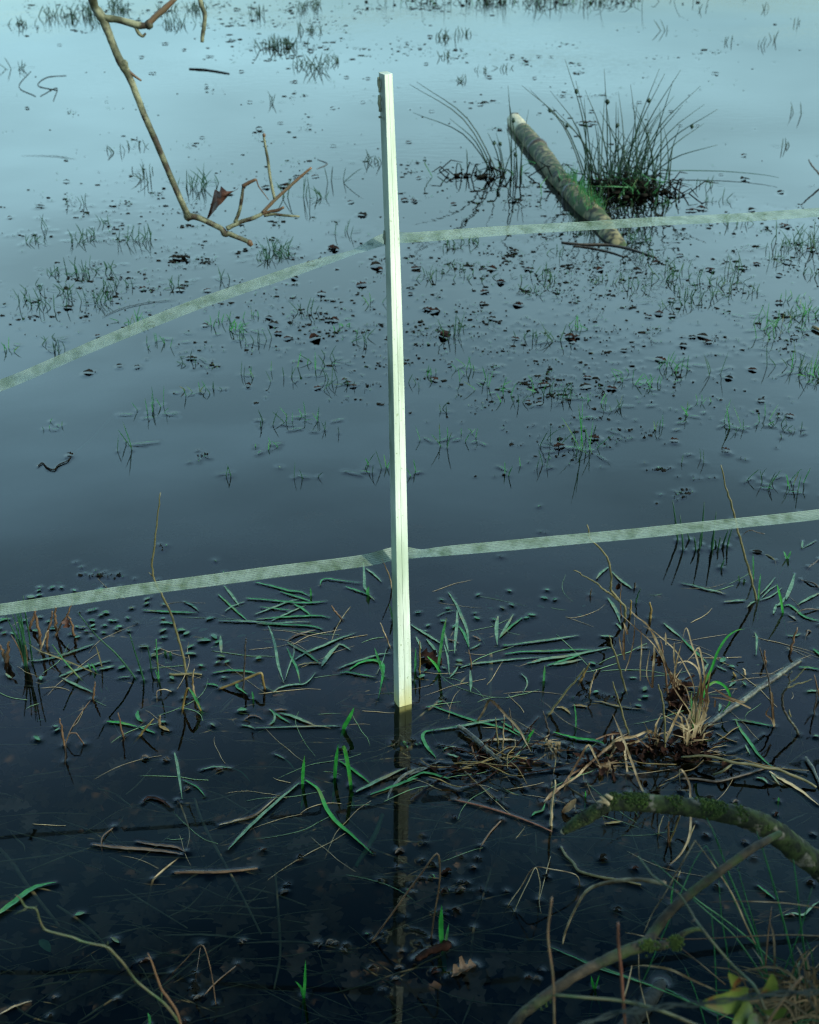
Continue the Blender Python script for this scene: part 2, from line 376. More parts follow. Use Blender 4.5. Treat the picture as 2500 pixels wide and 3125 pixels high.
# ------------------------------------------------------------------ ground: pond bed rising to the bank the camera stands on
def bed_z(x, y):
    def ss(a, b, t):
        t = min(1, max(0, (t - a) / (b - a))); return t * t * (3 - 2 * t)
    return .22 - .36 * ss(.55, 1.55, y) - .17 * ss(1.5, 2.6, y) - .25 * ss(6, 40, y) + .02 * math.sin(x * 5 + y * 3) * ss(1.0, 1.4, y) + .012 * math.sin(x * 13 - y * 11)
g = MB(); xs = [-300, -60, -15] + [-6 + .25 * i for i in range(49)] + [15, 60, 300]; ys = [-60, -12, -4, -2, -1] + [-.5 + .1 * i for i in range(46)] + [4.5, 5, 6, 8, 11, 15, 20, 40, 90, 400]
for y in ys:
    for x in xs: g.v.append(Vector((x, y, bed_z(x, y))))
nx = len(xs)
for j in range(len(ys) - 1):
    for i in range(nx - 1): g.f.append((j * nx + i, j * nx + i + 1, (j + 1) * nx + i + 1, (j + 1) * nx + i))
o = g.build('ground', M['bed']); o['kind'] = 'structure'; o['label'] = 'dark muddy pond bed rising to the bank'

# ------------------------------------------------------------------ the post
def post():
    S = [(228, 1155, 1173, 1199), (450, 1163, 1180.6, 1208.4), (732, 1173, 1189.5, 1220.5), (850, 1177, 1192, 1224.6),
         (1200, 1185, 1200, 1235), (1600, 1192, 1207, 1244), (1800, 1195.6, 1210.6, 1248.8), (2000, 1200, 1214, 1255), (2150, 1202, 1217, 1257.5), (2300, 1204, 1219.5, 1260)]
    Y0 = W((1217, 2161)).y
    rows = []
    for i in range(len(S) - 1):
        n = 5
        for k in range(n):
            t = k / n; rows.append([S[i][q] + (S[i + 1][q] - S[i][q]) * t for q in range(4)])
    rows.append(list(S[-1]))
    m = MB(); wt = []
    for py, l, c, r in rows:
        z = Q((c, py), Y0).z; Y = Y0 + .044 * z
        C = Q((c, py), Y); Lp = Q((l, py), Y + .030); Rp = Q((r, py), Y + .014)
        Lp.z = C.z; Rp.z = C.z
        Bp = Lp + Rp - C
        wob = math.sin(C.z * 23) * .5 + math.sin(C.z * 51 + 1) * .4
        e1 = C.lerp(Lp, .12); e2 = C.lerp(Rp, .05)
        mid = C.lerp(Lp, .5 + .22 * wob) + Vector((-.0022, -.0012, 0)) * wob
        g1 = C.lerp(Rp, .44) ; ring = [e1, e2, C.lerp(Rp, .46), C.lerp(Rp, .475) + (Bp - Rp) * .05, C.lerp(Rp, .49), C.lerp(Rp, .96), Rp.lerp(Bp, .05), Bp, Lp.lerp(Bp, .1), Lp.lerp(C, .06), mid]
        m.v += ring; tp = .10 + .16 * max(0, min(1, (C.z - .1) / 1.2)); wt += [.72, tp, tp * .6, .65, tp * .7, tp * .7, tp * 1.3, .6, .9, .85, .8]  # weathering per edge; front also darkens upward, shading put into the paint
    k = 11
    for i in range(len(rows) - 1):
        for q in range(k):
            a, b = i * k, (i + 1) * k
            m.f.append((a + q, b + q, b + (q + 1) % k, a + (q + 1) % k))
    m.f.append(tuple(range(k))); n0 = (len(rows) - 1) * k; m.f.append(tuple(n0 + q for q in reversed(range(k))))
    base = W((1229, 2152))
    e = empty('fence_post', base, 'tall white painted wooden post with green algae, leaning in the dark water', 'post')
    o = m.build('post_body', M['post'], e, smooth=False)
    at = o.data.attributes.new('weather_shade', 'FLOAT', 'POINT'); at.data.foreach_set('value', wt)
    men_line([W((1202, 2152)), W((1217, 2161)), W((1257.5, 2149)), W((1243, 2140)), W((1202, 2152))], .001, .002, .005)
    # loose grey flakes along the upper left edge
    for a, b in (((1153, 235), (1156, 282)), ((1155, 290), (1157, 341)), ((1158, 354), (1158, 360)), ((1171, 703), (1173, 745)), ((1192, 1400), (1193, 1424))):
        f = MB(); Y = Y0 + .075
        n = 5; L1 = []; 
        for i in range(n):
            t = i / (n - 1); p = Q((a[0] + (b[0] - a[0]) * t, a[1] + (b[1] - a[1]) * t), Y); L1.append(p + Vector((.0015 + .0008 * math.sin(i * 2.3), 0, 0)))
        f.tube(L1, [.0022, .0035, .003, .0022], 6, .25)
        f.build('bark_flake', M['flake'], e)
post()

# ------------------------------------------------------------------ the two woven tapes
def tape(P, rolls, wid, label):
    m = MB(); m.uv = []; C = cr(P, 14); n = len(C); s = 0
    for i, p in enumerate(C):
        t = i / (n - 1) * (len(rolls) - 1); k = min(int(t), len(rolls) - 2); ro = rolls[k] + (rolls[k + 1] - rolls[k]) * (t - k)
        T = (C[min(i + 1, n - 1)] - C[max(i - 1, 0)]).normalized()
        B = T.cross(Vector((0, 0, 1))).normalized(); U = B.cross(T)
        if i: s += (p - C[i - 1]).length
        D = U * math.cos(ro) + B * math.sin(ro)
        for q in range(5):
            y = q / 4 - .5
            m.v.append(p + D * (wid * y) + D.cross(T) * (.0012 * math.cos(y * math.pi) + .0006 * math.sin(s * 19 + y)))
            m.uv.append((s, y * wid))
        if i:
            for q in range(4): a = (i - 1) * 5 + q; m.f.append((a, a + 1, a + 6, a + 5))
    return tag(m.build('fence_tape', M['tape'], origin=P[len(P) // 2]), label, 'fence tape')
bk = Q((1203, 732), 2.322)
tape([Vector((-1.6, 2.02, .62)), Vector((-.99, 2.13, .775)), Q((0, 1177), 2.17), Q((300, 1049), 2.205), Q((600, 930), 2.24), Q((900, 826), 2.277), Q((1080, 770), 2.30), bk + Vector((-.012, .012, 0)), Q((1260, 724), 2.318), Q((1500, 707), 2.345), Q((1900, 682), 2.385), Q((2500, 648), 2.46), Vector((1.25, 2.54, 1.10)), Vector((2.0, 2.66, 1.16))],
     [-1.05, -1.08, -1.12, -1.12, -1.12, -1.2, -1.6, -1.0, -1.15, -1.2, -1.25, -1.25, -1.2, -1.2], .031, 'grimy white woven fence tape, upper of the two, dipping left of the post')
bk = Q((1228, 1694), 2.30)
tape([Vector((-1.5, 2.03, .30)), Q((-120, 1880), 2.125), Q((0, 1861), 2.14), Q((400, 1803), 2.185), Q((800, 1750), 2.235), Q((1100, 1712), 2.275), bk + Vector((-.012, .008, 0)), Q((1290, 1689), 2.308), Q((1420, 1676), 2.322), Q((1900, 1632), 2.385), Q((2500, 1570), 2.455), Vector((1.4, 2.54, .385)), Vector((2.1, 2.64, .40))],
     [-1.12, -1.12, -1.14, -1.12, -1.12, -1.08, -.8, -1.5, -1.25, -1.2, -1.22, -1.2, -1.2], .031, 'green tinged white woven fence tape, lower of the two, crossing low over the water')

# ------------------------------------------------------------------ generic plants and twigs
def stem3(P2, dy=0.0, Y=None, z0=0.0):
    """photograph pixels, base first: base on the water (or at distance Y), the rest in a near-vertical plane"""
    if Y is None: Y0 = W(P2[0], z0).y
    else: Y0 = Y
    n = len(P2) - 1
    return [Q(p, Y0 + dy * i / n) for i, p in enumerate(P2)]
def arch3(P2, Ya=None, Yb=None):
    A = W(P2[0]).y if Ya is None else Ya; B = W(P2[-1]).y if Yb is None else Yb
    L = [0]
    for a, b in zip(P2[:-1], P2[1:]): L.append(L[-1] + math.hypot(a[0] - b[0], a[1] - b[1]))
    return [Q(p, A + (B - A) * l / L[-1]) for p, l in zip(P2, L)]
def below(P, d=.10):
    T = (P[0] - P[1]).normalized() if len(P) > 1 else Vector((0, 0, -1))
    if T.z > -.3: T = Vector((T.x * .5, T.y * .5, -1)).normalized()
    return [P[0] + T * d] + P
KIND = {'twig': ('twig', 'twig'), 'stalk': ('dead_stalk', 'stalk'), 'shoot': ('grass_shoot', 'grass shoot'), 'rush': ('rush', 'rush'), 'blade': ('floating_sedge_leaf', 'grass'), 'reed': ('dead_reed', 'reed'), 'stick': ('stick', 'stick')}
def S(kind, c, s, wpx, m, label, dy=0.0, mode='S', Y=None, flat=None, group=None, menisc=True):
    """something standing in the water, base first; wpx = width in photograph pixels"""
    P2 = pts(c, s); P = arch3(P2) if mode == 'A' else stem3(P2, dy, Y)
    q = wpx * pxm(P[0]); C = cr(P, 4); mb = MB()
    if menisc and Y is None:
        men(P[0], q * .5, .0018, .0036)
        if mode == 'A': men(P[-1], q * .5, .0022, .0045)
    if Y is None: C = below(C, .07)
    if flat is None: flat = kind in ('shoot', 'blade')
    if kind in ('twig', 'stalk', 'stick'): C = [p + Vector((rnd.gauss(0, q * .13), rnd.gauss(0, q * .13), 0)) for p in C]
    if flat: mb.blade(C, q, root=.8, twist=.4)
    else: mb.tube(C, [q * .46, q * .44, q * .36, q * .22] if mode == 'S' else q * .36, 6, .12)
    nm, cat = KIND[kind]
    return tag(mb.build(nm, M[m], origin=P[0]), label, cat, group)
def FL(kind, c, s, wpx, m, label=None, z=.003, group=None, tube=False, wav=.0006):
    """something lying on (or, with z below 0, under) the water"""
    P2 = pts(c, s); P = [W(p, z) for p in P2]; C = cr(P, 5)
    q = wpx * pxm(P[len(P) // 2]); mb = MB()
    if tube: mb.tube(C, [q * .4, q * .48, q * .44, q * .3], 8, .14)
    else: mb.blade(C, q * .95, up=(0, 0, 1), fold=.22, root=.35, wav=wav)
    if z > -.002: men_line(C, q * .42, .0009 if not tube else .0013, .0030)
    nm, cat = KIND[kind]
    if z < -.002: nm = nm.replace('floating', 'sunken') if 'floating' in nm else 'sunken_' + nm
    o = mb.build(nm, M[m], origin=P[0])
    if label: tag(o, label, cat, group)
    return o, P2
exec_items = []
# ------------------------------------------------------------------ labels for the many look-alikes: zone + what it looks like + place in the row
def lin(x, P):
    for (a, b), (c, d) in zip(P[:-1], P[1:]):
        if x <= c: return b + (d - b) * (x - a) / (c - a)
    return P[-1][1]
UP = [(0, 1177), (600, 930), (1197, 732), (2500, 648)]; LO = [(0, 1861), (1222, 1696), (2500, 1570)]
def zone(p):
    x, y = p
    if y < lin(x, UP):
        if x < 1190: return 'by the hanging branch top' if y < 330 else 'beyond upper tape, left of post'
        if y < 330: return 'in pale water behind log'
        return 'near the log and rushes' if x < 2050 else 'far out, right of rushes'
    if y < lin(x, LO):
        q = 'nearer upper tape' if y < (lin(x, UP) + lin(x, LO)) / 2 else 'nearer lower tape'
        return ('left of post, ' if x < 1210 else 'right of post, ') + q
    if y < 2330:
        return 'below lower tape, ' + ('far left' if x < 620 else 'left of post' if x < 1220 else 'right of post' if x < 1750 else 'around straw tussock')
    return 'in dark near water, ' + ('left' if x < 1220 else 'right')
ORD = ['leftmost', 'second from left', 'third from left', 'fourth from left', 'fifth from left', 'sixth from left', 'seventh from left', 'eighth from left', 'ninth from left', 'tenth from left', 'eleventh from left', 'twelfth from left', 'thirteenth from left', 'fourteenth from left', 'fifteenth from left', 'sixteenth from left']
AUTO = []
def auto(o, what, cat, p): AUTO.append((o, what, cat, p))
def finish_labels():
    G = {}
    for o, what, cat, p in AUTO: G.setdefault((what, cat, zone(p)), []).append((p[0], o))
    for (what, cat, z), L in G.items():
        L.sort(key=lambda t: t[0])
        for i, (x, o) in enumerate(L):
            o['category'] = cat
            if len(L) == 1: o['label'] = what + ' ' + z
            else:
                o['group'] = what + 's ' + z
                o['label'] = what + ' ' + z + ', ' + (ORD[i] if i < len(ORD) else 'towards the right')
                if i == len(L) - 1 and i > 0: o['label'] = what + ' ' + z + ', rightmost'

# ------------------------------------------------------------------ hanging branch at the upper left
HY = 1.9
def hb(s): return [Q(p, HY) for p in pts('C1', s)]
hm_ = MB(); P = cr([Q((250, -420), 1.72), Q((262, -160), 1.84)] + hb('392,5 415,50 440,95 475,185 500,245 518,275 545,325 570,385 610,490 650,580 690,675 730,770 765,850 790,902'), 5)
r_ = pxm(hb('600,400')[0])
hm_.tube(P, [15 * r_, 14 * r_, 12.5 * r_, 14 * r_, 11.5 * r_, 11.5 * r_, 13.5 * r_, 10.5 * r_, 10 * r_, 10 * r_, 9.5 * r_, 9.5 * r_, 9.5 * r_, 10 * r_], 9, .05)
hbr = empty('hanging_branch', hb('392,5')[0], 'lichen spotted bare oak branch hanging down from the upper left corner', 'branch')
hm_.build('main_limb', M['bark'], hbr)
hm_ = MB(); hm_.tube(cr(hb('783,890 795,912 820,912 870,932 930,962 948,984 965,985 1010,1003 1055,1022'), 4), [9 * r_, 13 * r_, 10 * r_, 9 * r_, 9 * r_, 11 * r_, 8.5 * r_, 7.5 * r_, 7.5 * r_], 9, .06)
hm_.build('elbow_limb', M['bark'], hbr)
for s_, rr, mm in (('1046,1012 1052,1023 1062,1034', (7, 10.5, 6), 'brown'), ('515,255 522,270 530,288', (10, 14.5, 10), 'bark'), ('778,905 790,917 798,930', (6, 11.5, 5), 'bark')):
    b = MB(); b.tube(cr(hb(s_), 4), [q * r_ for q in rr], 9, .12); b.build('knot', M[mm], hbr)
for nm, s_, a, b_, mm in (('side_twig', '955,962 990,945 1020,932 1060,920 1095,905 1112,893', 8, 6, 'bark'), ('side_twig', '1105,896 1135,865 1160,840 1220,785 1270,740 1312,706', 6, 4.5, 'budtwig'),
                      ('side_twig', '1112,908 1150,902 1190,906 1262,912', 5, 4, 'bark'), ('side_twig', '1100,902 1140,890 1170,885 1196,872', 5, 5, 'brown'),
                      ('side_twig', '1157,840 1140,760 1128,670 1122,640 1110,568', 5, 4, 'bark'), ('side_twig', '990,938 1008,890 1018,840 1025,785', 6, 5, 'bark'),
                      ('side_twig', '1022,785 1050,768 1080,755', 6.5, 5, 'brown'), ('side_twig', '1080,755 1090,785 1112,815 1132,842', 2.2, 1.5, 'brown'),
                      ('side_twig', '425,70 460,78 500,83 560,100 600,108 625,105', 10, 10, 'bark'), ('side_twig', '625,103 650,75 690,40 745,-12', 9, 8, 'budtwig'),
                      ('side_twig', '570,110 585,140 602,152 614,140', 6, 4, 'bark'), ('side_twig', '535,292 562,316 596,340', 5, 3.5, 'brown')):
    b = MB(); b.tube(cr(hb(s_), 4), [a * r_, (a * .7 + b_ * .3) * r_, b_ * r_ * 1.15, b_ * r_ * .8], 7, .08); b.build(nm, M[mm], hbr)
b = MB(); b.lump(hb('628,104')[0], 13 * r_, 12 * r_, 14 * r_, 3, 8, 6, .12); b.build('knot', M['bark'], hbr)
b = MB(); b.lump(hb('1112,570')[0], 5 * r_, 5 * r_, 7 * r_, 4, 8, 6, .12); b.build('bud', M['brown'], hbr)
b = MB(); L = hb('870,925 880,890 890,850 900,805 922,812 930,784 958,802 985,798 1003,792'); L2 = hb('874,926 890,905 905,885 925,860 938,850 950,838 962,825 985,808 1003,796')
for i, (p, q) in enumerate(zip(L, L2)):
    for k in range(4): b.v.append(p.lerp(q, k / 3) + Vector((0, .012 * math.sin(k + i * .6), 0)))
    if i:
        for k in range(3): a = (i - 1) * 4 + k; b.f.append((a, a + 1, a + 5, a + 4))
b.build('withered_leaf', M['rust'], hbr)
b = MB(); b.tube(cr([Q((605, -110), HY)] + hb('842,-5 862,55 860,110 853,150 852,178'), 4), [6 * r_, 7 * r_, 6 * r_, 6.5 * r_, 5 * r_], 7, .12)
tag(b.build('hanging_twig', M['bark'], origin=hb('852,178')[0]), 'short knobbly twig dangling from the top edge right of the hanging branch', 'twig')

# ------------------------------------------------------------------ floating log with its bare end
log = empty('floating_log', W(fp('C2', 710, 835)), 'mottled old log lying half sunk in the water with a bare pale end', 'log')
def lg(s, z):
    P2 = pts('C2', s); return [W(p, zz) for p, zz in zip(P2, z)]
P = lg('440,507 478,553 520,605 575,675 622,745 670,798 712,845 755,890 800,930 850,1010 905,1085', [.030, .028, .026, .024, .022, .022, .02, .016, .008, -.012, -.055])
r0 = .063
b = MB(); b.tube(cr(P[1:], 9), [.060, .064, .063, .060, .058, .057, .060, .055, .055, .05], 16, .022); b.build('bark', M['logbark'], log)
b = MB(); b.tube(cr([P[0], P[0].lerp(P[1], .5), P[1], P[1].lerp(P[2], .3)], 4), [.054, .058, .056, .050], 14, .03); b.build('bare_end', M['bare'], log)
b = MB(); b.tube(cr([P[0] + (P[0] - P[1]).normalized() * .012, P[0]], 3), [.045, .056], 14, .12); b.build('cut_face', M['twig'], log)
b = MB(); q = P[2].lerp(P[3], .35); T = (P[3] - P[2]).normalized(); b.tube([q - T * .035, q, q + T * .04], [.064, .071, .065], 14, .09); b.build('bark_ridge', M['twig'], log)
b = MB(); q = P[5].lerp(P[6], .4); b.tube([q - T * .02, q, q + T * .025], [.058, .066, .06], 14, .1); b.build('bark_ridge', M['lichen'], log)
b = MB()
for i in range(170):
    t = rnd.uniform(.5, .86); k = t * 9; p = P[int(k)].lerp(P[int(k) + 1], k % 1)
    a = rnd.gauss(.4, .9); p = p + Vector((math.sin(a) * .055, 0, math.cos(a) * .055))
    b.blade([p, p + Vector((rnd.gauss(0, .02), rnd.gauss(0, .02), .05 + rnd.random() * .05))], .006)
b.build('grass_fringe', M['green'], log)
men_line(cr(P[:9], 4), .06, .003, .01)

# ------------------------------------------------------------------ rush clumps
def rushclump(base2, tips, nrand, hrange, spread, rx, ry, name, label, seed, tilt=.35):
    g = random.Random(seed); B = W(base2); e = empty(name, B, label, 'rushes')
    m = MB()
    for (bu, tu) in tips:
        b0 = W(bu); P2 = [bu, tu]; tip = Q(tu, b0.y + g.uniform(-.25, .25)); mid = b0.lerp(tip, .5) + Vector((-(tip.x - b0.x) * .12, 0, abs(tip.x - b0.x) * .12))
        m.tube(cr([b0 - Vector((0, 0, .1)), b0, mid, tip], 4), [.004, .0042, .0036, .0012], 5)
        if g.random() < .35:
            q = mid.lerp(tip, .45); m.lump(q + Vector((.008, 0, 0)), .012, .012, .014, g.randint(0, 99), 6, 4)
    for i in range(nrand):
        b0 = B + Vector((g.gauss(0, rx), g.gauss(0, ry), 0)); h = g.uniform(*hrange) * g.uniform(.5, 1); a = g.gauss(0, tilt); c = g.gauss(0, tilt)
        tip = b0 + Vector((math.sin(a) * h * spread, math.sin(c) * h * spread, h * math.cos(a) * math.cos(c)))
        mid = b0.lerp(tip, .55) + Vector((-(tip.x - b0.x) * .15, 0, .03))
        m.tube(cr([b0 - Vector((0, 0, .06)), b0, mid, tip], 3), [.0035, .0038, .003, .001], 4)
        men(b0, .004, .003, .012)
    m.build('stems', M['rushfar'], e)
    d = MB()
    for i in range(int(nrand * 1.7)):
        b0 = B + Vector((g.gauss(0, rx * 1.1), g.gauss(0, ry * 1.1), 0)); a = g.uniform(0, 6.28); L = g.uniform(.05, .22)
        t = b0 + Vector((math.cos(a) * L, math.sin(a) * L, g.uniform(.0, .12)))
        d.tube([b0, b0.lerp(t, .5) + Vector((0, 0, .04)), t], [.004, .004, .002], 4)
    for i in range(int(nrand * .5)):
        d.lump(B + Vector((g.gauss(0, rx * 1.3), g.gauss(0, ry * 1.2), .008)), g.uniform(.01, .035), g.uniform(.01, .03), g.uniform(.004, .012), i)
    d.build('matted_base', M['debris'], e)
    f = MB()
    for i in range(int(nrand * .7)):
        b0 = B + Vector((g.gauss(0, rx * 1.2), g.gauss(0, ry * 1.1), 0)); h = g.uniform(.05, .15)
        f.blade([b0, b0 + Vector((g.gauss(0, .03), g.gauss(0, .03), h * .6)), b0 + Vector((g.gauss(0, .07), g.gauss(0, .07), h))], .006)
    f.build('young_blades', M['green'], e)
T2 = lambda s: [tuple(pts('C2', x)) for x in s.split(';')]
rushclump(fp('C2', 890, 800), T2('830,790 820,290;900,780 1052,290;905,790 1142,295;930,790 1225,362;940,780 1150,442;960,790 1298,460;975,800 1297,610;985,790 1110,340;760,760 655,250;740,740 473,360;790,770 600,450;730,740 510,380;770,770 700,340;860,780 870,430;910,790 960,430;1000,800 1240,520;1010,790 1190,780;850,790 740,380;870,770 1000,520;895,770 1075,310;800,760 580,460'), 62, (.3, .75), 1.0, .14, .09, 'rush_clump', 'large dark green rush clump fanning up beside the log', 4)
rushclump(fp('C2', 375, 735), T2('360,735 0,355;372,738 30,345;350,735 15,475;430,740 415,360;465,740 502,460;400,735 365,560;300,745 265,685;385,735 330,560;440,740 440,620;470,742 470,560;340,735 170,500;455,740 418,420'), 11, (.1, .3), .8, .16, .05, 'rush_clump', 'thin rush clump with long arching stems behind the log, left of its middle', 5)
b = MB(); b.tube(cr([W(p, .03 if i not in (0,) else .12) for i, p in enumerate(pts('C2', '940,610 1000,670 1080,715 1180,718 1330,722 1480,735 1555,748'))], 4), [.0035, .003, .0012], 5)
tag(b.build('rush', M['dkgreen'], origin=W(fp('C2', 1200, 718))), 'single long rush stem bent flat over the water right of the big clump', 'rush')
rushclump(fp('C2', 480, 8), [], 70, (.15, .4), 1.0, .9, .25, 'rush_clump', 'far dark rush patch in the pale water at the top edge', 9)
FL('stick', 'C2', '640,1020 720,1028 830,1030 930,1048 1040,1085', 7, 'twig', 'dark thin stick floating at the sunken end of the log', tube=True)

# ------------------------------------------------------------------ mossy broken branch at the right
mo = empty('mossy_branch', Q(fp('C8', 1725, 470), 1.32), 'thick arching branch with green moss and a snapped hanging tip', 'branch')
P2 = pts('C8', '822,205 850,203 930,206 1050,213 1180,226 1300,246 1400,266 1480,296 1560,346 1640,412 1725,475 1850,570 2050,720')
P = [Q(p, 1.30 + .03 * i / 12) for i, p in enumerate(P2)]; k_ = pxm(P[3]) / 1.38
b = MB(); b.tube(cr(P, 6), [30 * k_, 36 * k_, 37 * k_, 38 * k_, 39 * k_, 41 * k_, 44 * k_, 48 * k_, 52 * k_, 54 * k_, 56 * k_, 60 * k_, 64 * k_], 16, .06); b.build('main_limb', M['moss'], mo)
P3 = [Q(p, 1.29) for p in pts('C8', '648,328 675,310 705,290 745,268 790,240 836,214')]
b = MB(); b.tube(cr(P3, 5), [13 * k_, 22 * k_, 27 * k_, 30 * k_, 30 * k_, 27 * k_], 13, .06); 
Pt = cr(P3, 5)
for i in range(420):
    t = rnd.random() * (len(Pt) - 2); j = int(t); p = Pt[j].lerp(Pt[j + 1], t - j); a = rnd.gauss(.1, .8); h = rnd.uniform(.0007, .0018); rr = (13 + 17 * min(1, t / len(Pt) * 2)) * k_
    b.lump(p + Vector((-.3 * math.cos(a), -math.sin(a), math.cos(a))).normalized() * rr * .97, h * 1.5, h * 1.4, h * 1.2, i, 5, 3)
b.build('snapped_tip', M['moss'], mo)
for s_ in ('838,215 815,190 798,180', '832,205 805,200 788,203', '850,190 830,175 822,178'):
    b = MB(); b.tube(cr([Q(p, 1.275) for p in pts('C8', s_)], 3), [9 * k_, 7 * k_, 1.5 * k_], 5, .1); b.build('splinter', M['wood_end'], mo)
b = MB(); b.tube(cr([Q(p, 1.29) for p in pts('C8', '650,326 643,333')], 2), [14 * k_, 11 * k_], 9, .15); b.build('broken_face', M['wood_end'], mo)
b = MB()
for i in range(2600):
    t = rnd.random() * 9.8 + .3; j = int(t); p = P[j].lerp(P[j + 1], t - j); rr = (37 + 1.9 * t) * k_
    a = rnd.gauss(.15, .55); n = Vector((0, -math.sin(a), math.cos(a)))
    if math.sin(t * 5) + math.sin(t * 2.3) > rnd.uniform(-1.5, 1.2) - .4: continue
    p = p + n * rr * .98; h = rnd.uniform(.0007, .0019)
    b.lump(p, h * 1.4, h * 1.4, h * 1.2, i, 5, 3)
b.build('moss', M['mossf'], mo)

fo = empty('forked_branch', Q(fp('C8', 450, 1130), 1.0), 'slender forked branch rising from the bottom edge to the mossy branch', 'branch')
def fk(s, a, c): P2 = pts('C8', s); n = len(P2) - 1; return [Q(p, a + (c - a) * i / n) for i, p in enumerate(P2)]
b = MB(); b.tube(cr([Q((1440, 3330), .95)] + fk('440,1140 520,1062 600,1002 700,932 800,882 900,836 1000,800', 1.0, 1.10), 5), [19 * k_, 19 * k_, 19 * k_, 20 * k_, 20 * k_, 21 * k_, 24 * k_], 11, .09); b.build('stem', M['forkbark'], fo)
b = MB(); b.tube(cr(fk('985,808 1005,790 1030,752 1090,672 1170,600 1260,530 1350,465 1440,402 1500,368 1560,336', 1.10, 1.262), 5), [22 * k_, 23 * k_, 20 * k_, 18 * k_, 17.5 * k_, 17 * k_, 16 * k_, 14 * k_], 11, .05); b.build('long_fork', M['forkbark'], fo)
b = MB(); b.tube(cr(fk('980,806 1020,808 1060,808 1105,795 1150,760 1190,742 1228,738', 1.10, 1.12), 5), [20 * k_, 20 * k_, 18 * k_, 16 * k_, 11 * k_, 9 * k_, 8 * k_], 10, .06); b.build('short_fork', M['forkbark'], fo)
b = MB()
for i in range(200):
    c = rnd.choice(['1000,800', '1015,812', '1112,795', '1125,800', '560,1040']); q = Q(fp('C8', *[float(x) + rnd.gauss(0, 14) for x in c.split(',')]), 1.085); b.lump(q, .0022, .0022, .0018, i, 5, 3)
b.build('moss', M['mossf'], fo)
# ------------------------------------------------------------------ unseen bush added at the bank, just outside the frame, to shade the near branches
hb_ = empty('added_shade_bush', (1.55, .55, .16), 'dark leafy bush added out of view at right, shading the near branches', 'bush')
b = MB()
for i in range(7):
    a = rnd.uniform(0, 6.28); b.tube(cr([Vector((1.55, .55, .0)), Vector((1.55 + .12 * math.cos(a), .5 + .12 * math.sin(a), .6)), Vector((1.5 + .4 * math.cos(a), .45 + .4 * math.sin(a), 1.5))], 5), [.02, .015, .006], 7)
b.build('stems', M['twig'], hb_)
b = MB(); n = 0
while n < 4200:
    q = Vector((rnd.gauss(0, .5), rnd.gauss(0, .5), rnd.gauss(0, .55)))
    if q.length > 1.05: continue
    c = Vector((1.55 + q.x * .85, .5 + q.y * .7, 1.05 + q.z * 1.0)); n += 1
    if c.x < .34 * (.88 * c.y + .47 * (1.7 - c.z)) + .25: continue
    d = Vector((rnd.gauss(0, 1), rnd.gauss(0, 1), rnd.gauss(0, .6))).normalized(); b.leaf(c, d, rnd.uniform(.03, .06), .03, up=(rnd.gauss(0, .6), rnd.gauss(0, .6), 1), n=4)
b.build('foliage', M['dkgreen'], hb_)
# ------------------------------------------------------------------ bramble shoots
br = empty('bramble_shoot', Q(fp('B3', 1060, 1860), .92), 'bramble shoot with blurred red and green leaves in the lower right corner', 'bramble')
def bz(s, Y=.92, Y2=None):
    P2 = pts('B3', s); n = max(1, len(P2) - 1); return [Q(p, Y + ((Y2 or Y) - Y) * i / n) for i, p in enumerate(P2)]
k9 = pxm(bz('1000,1800')[0]) / 2.613
b = MB(); b.tube(cr(bz('1200,2260 1140,2050 1060,1870 1000,1800 880,1690 740,1530 630,1390 580,1320 520,1220 440,1110 330,1040 240,970 180,890 125,820', .90, 1.12), 3), [13 * k9, 13 * k9, 11 * k9, 10 * k9, 9 * k9, 10 * k9, 8 * k9], 8, .08); b.build('stem', M['bstem'], br)
b = MB(); b.tube(cr(bz('1130,2200 1180,2110 1270,1980 1350,1870 1430,1780', .86), 4), [11 * k9, 10 * k9, 9 * k9], 8, .05); b.build('stem', M['budtwig'], br)
for a, c, wd, lift, Y in (('985,1935', '628,1985', 165, .05, .90), ('905,1855', '845,1750', 95, .02, .93), ('1070,1925', '1190,1755', 150, .03, .91), ('1015,1985', '880,2150', 165, .04, .89), ('1105,2040', '1310,2030', 120, .03, .9), ('1075,2080', '1010,2260', 130, .03, .87), ('1000,1900', '850,1890', 95, .03, .94)):
    A = Q(pts('B3', a)[0], Y); B = Q(pts('B3', c)[0], Y - lift); b = MB()
    b.leaf(A, B - A, (B - A).length, wd * k9, up=(rnd.uniform(-.2, .2), -.75, .6), lobes=0, curl=.35, n=12, bend=.08); b.build('leaf', M['bramble'], br)
for s_ in ('580,1320 545,1345', '740,1530 762,1560', '820,1630 800,1640', '440,1110 430,1080'):
    b = MB(); b.tube(bz(s_, 1.0), [5 * k9, 1 * k9], 5); b.build('thorn', M['budtwig'], br)
tw = empty('bramble_shoot', Q((548, 3125), 1.12), 'bare greenish bramble shoot bending up from the bottom left corner', 'bramble')
def b2(s, Y=1.12): return [Q(p, Y) for p in pts('B2', s)]
k2 = pxm(b2('940,1265')[0]) / 2.875
b = MB(); b.tube(cr(b2('1720,2150 1580,1941 1500,1830 1420,1740 1300,1650 1180,1545 1100,1430 1010,1330 940,1265 830,1240 720,1215 640,1180 500,1145 395,1110 350,1030 315,930 230,915 190,860 165,825'), 4), [15 * k2, 14 * k2, 12 * k2, 12 * k2, 12 * k2, 10 * k2, 11 * k2, 10 * k2, 9 * k2, 9 * k2, 7 * k2], 8, .07); b.build('stem', M['bstem'], tw)
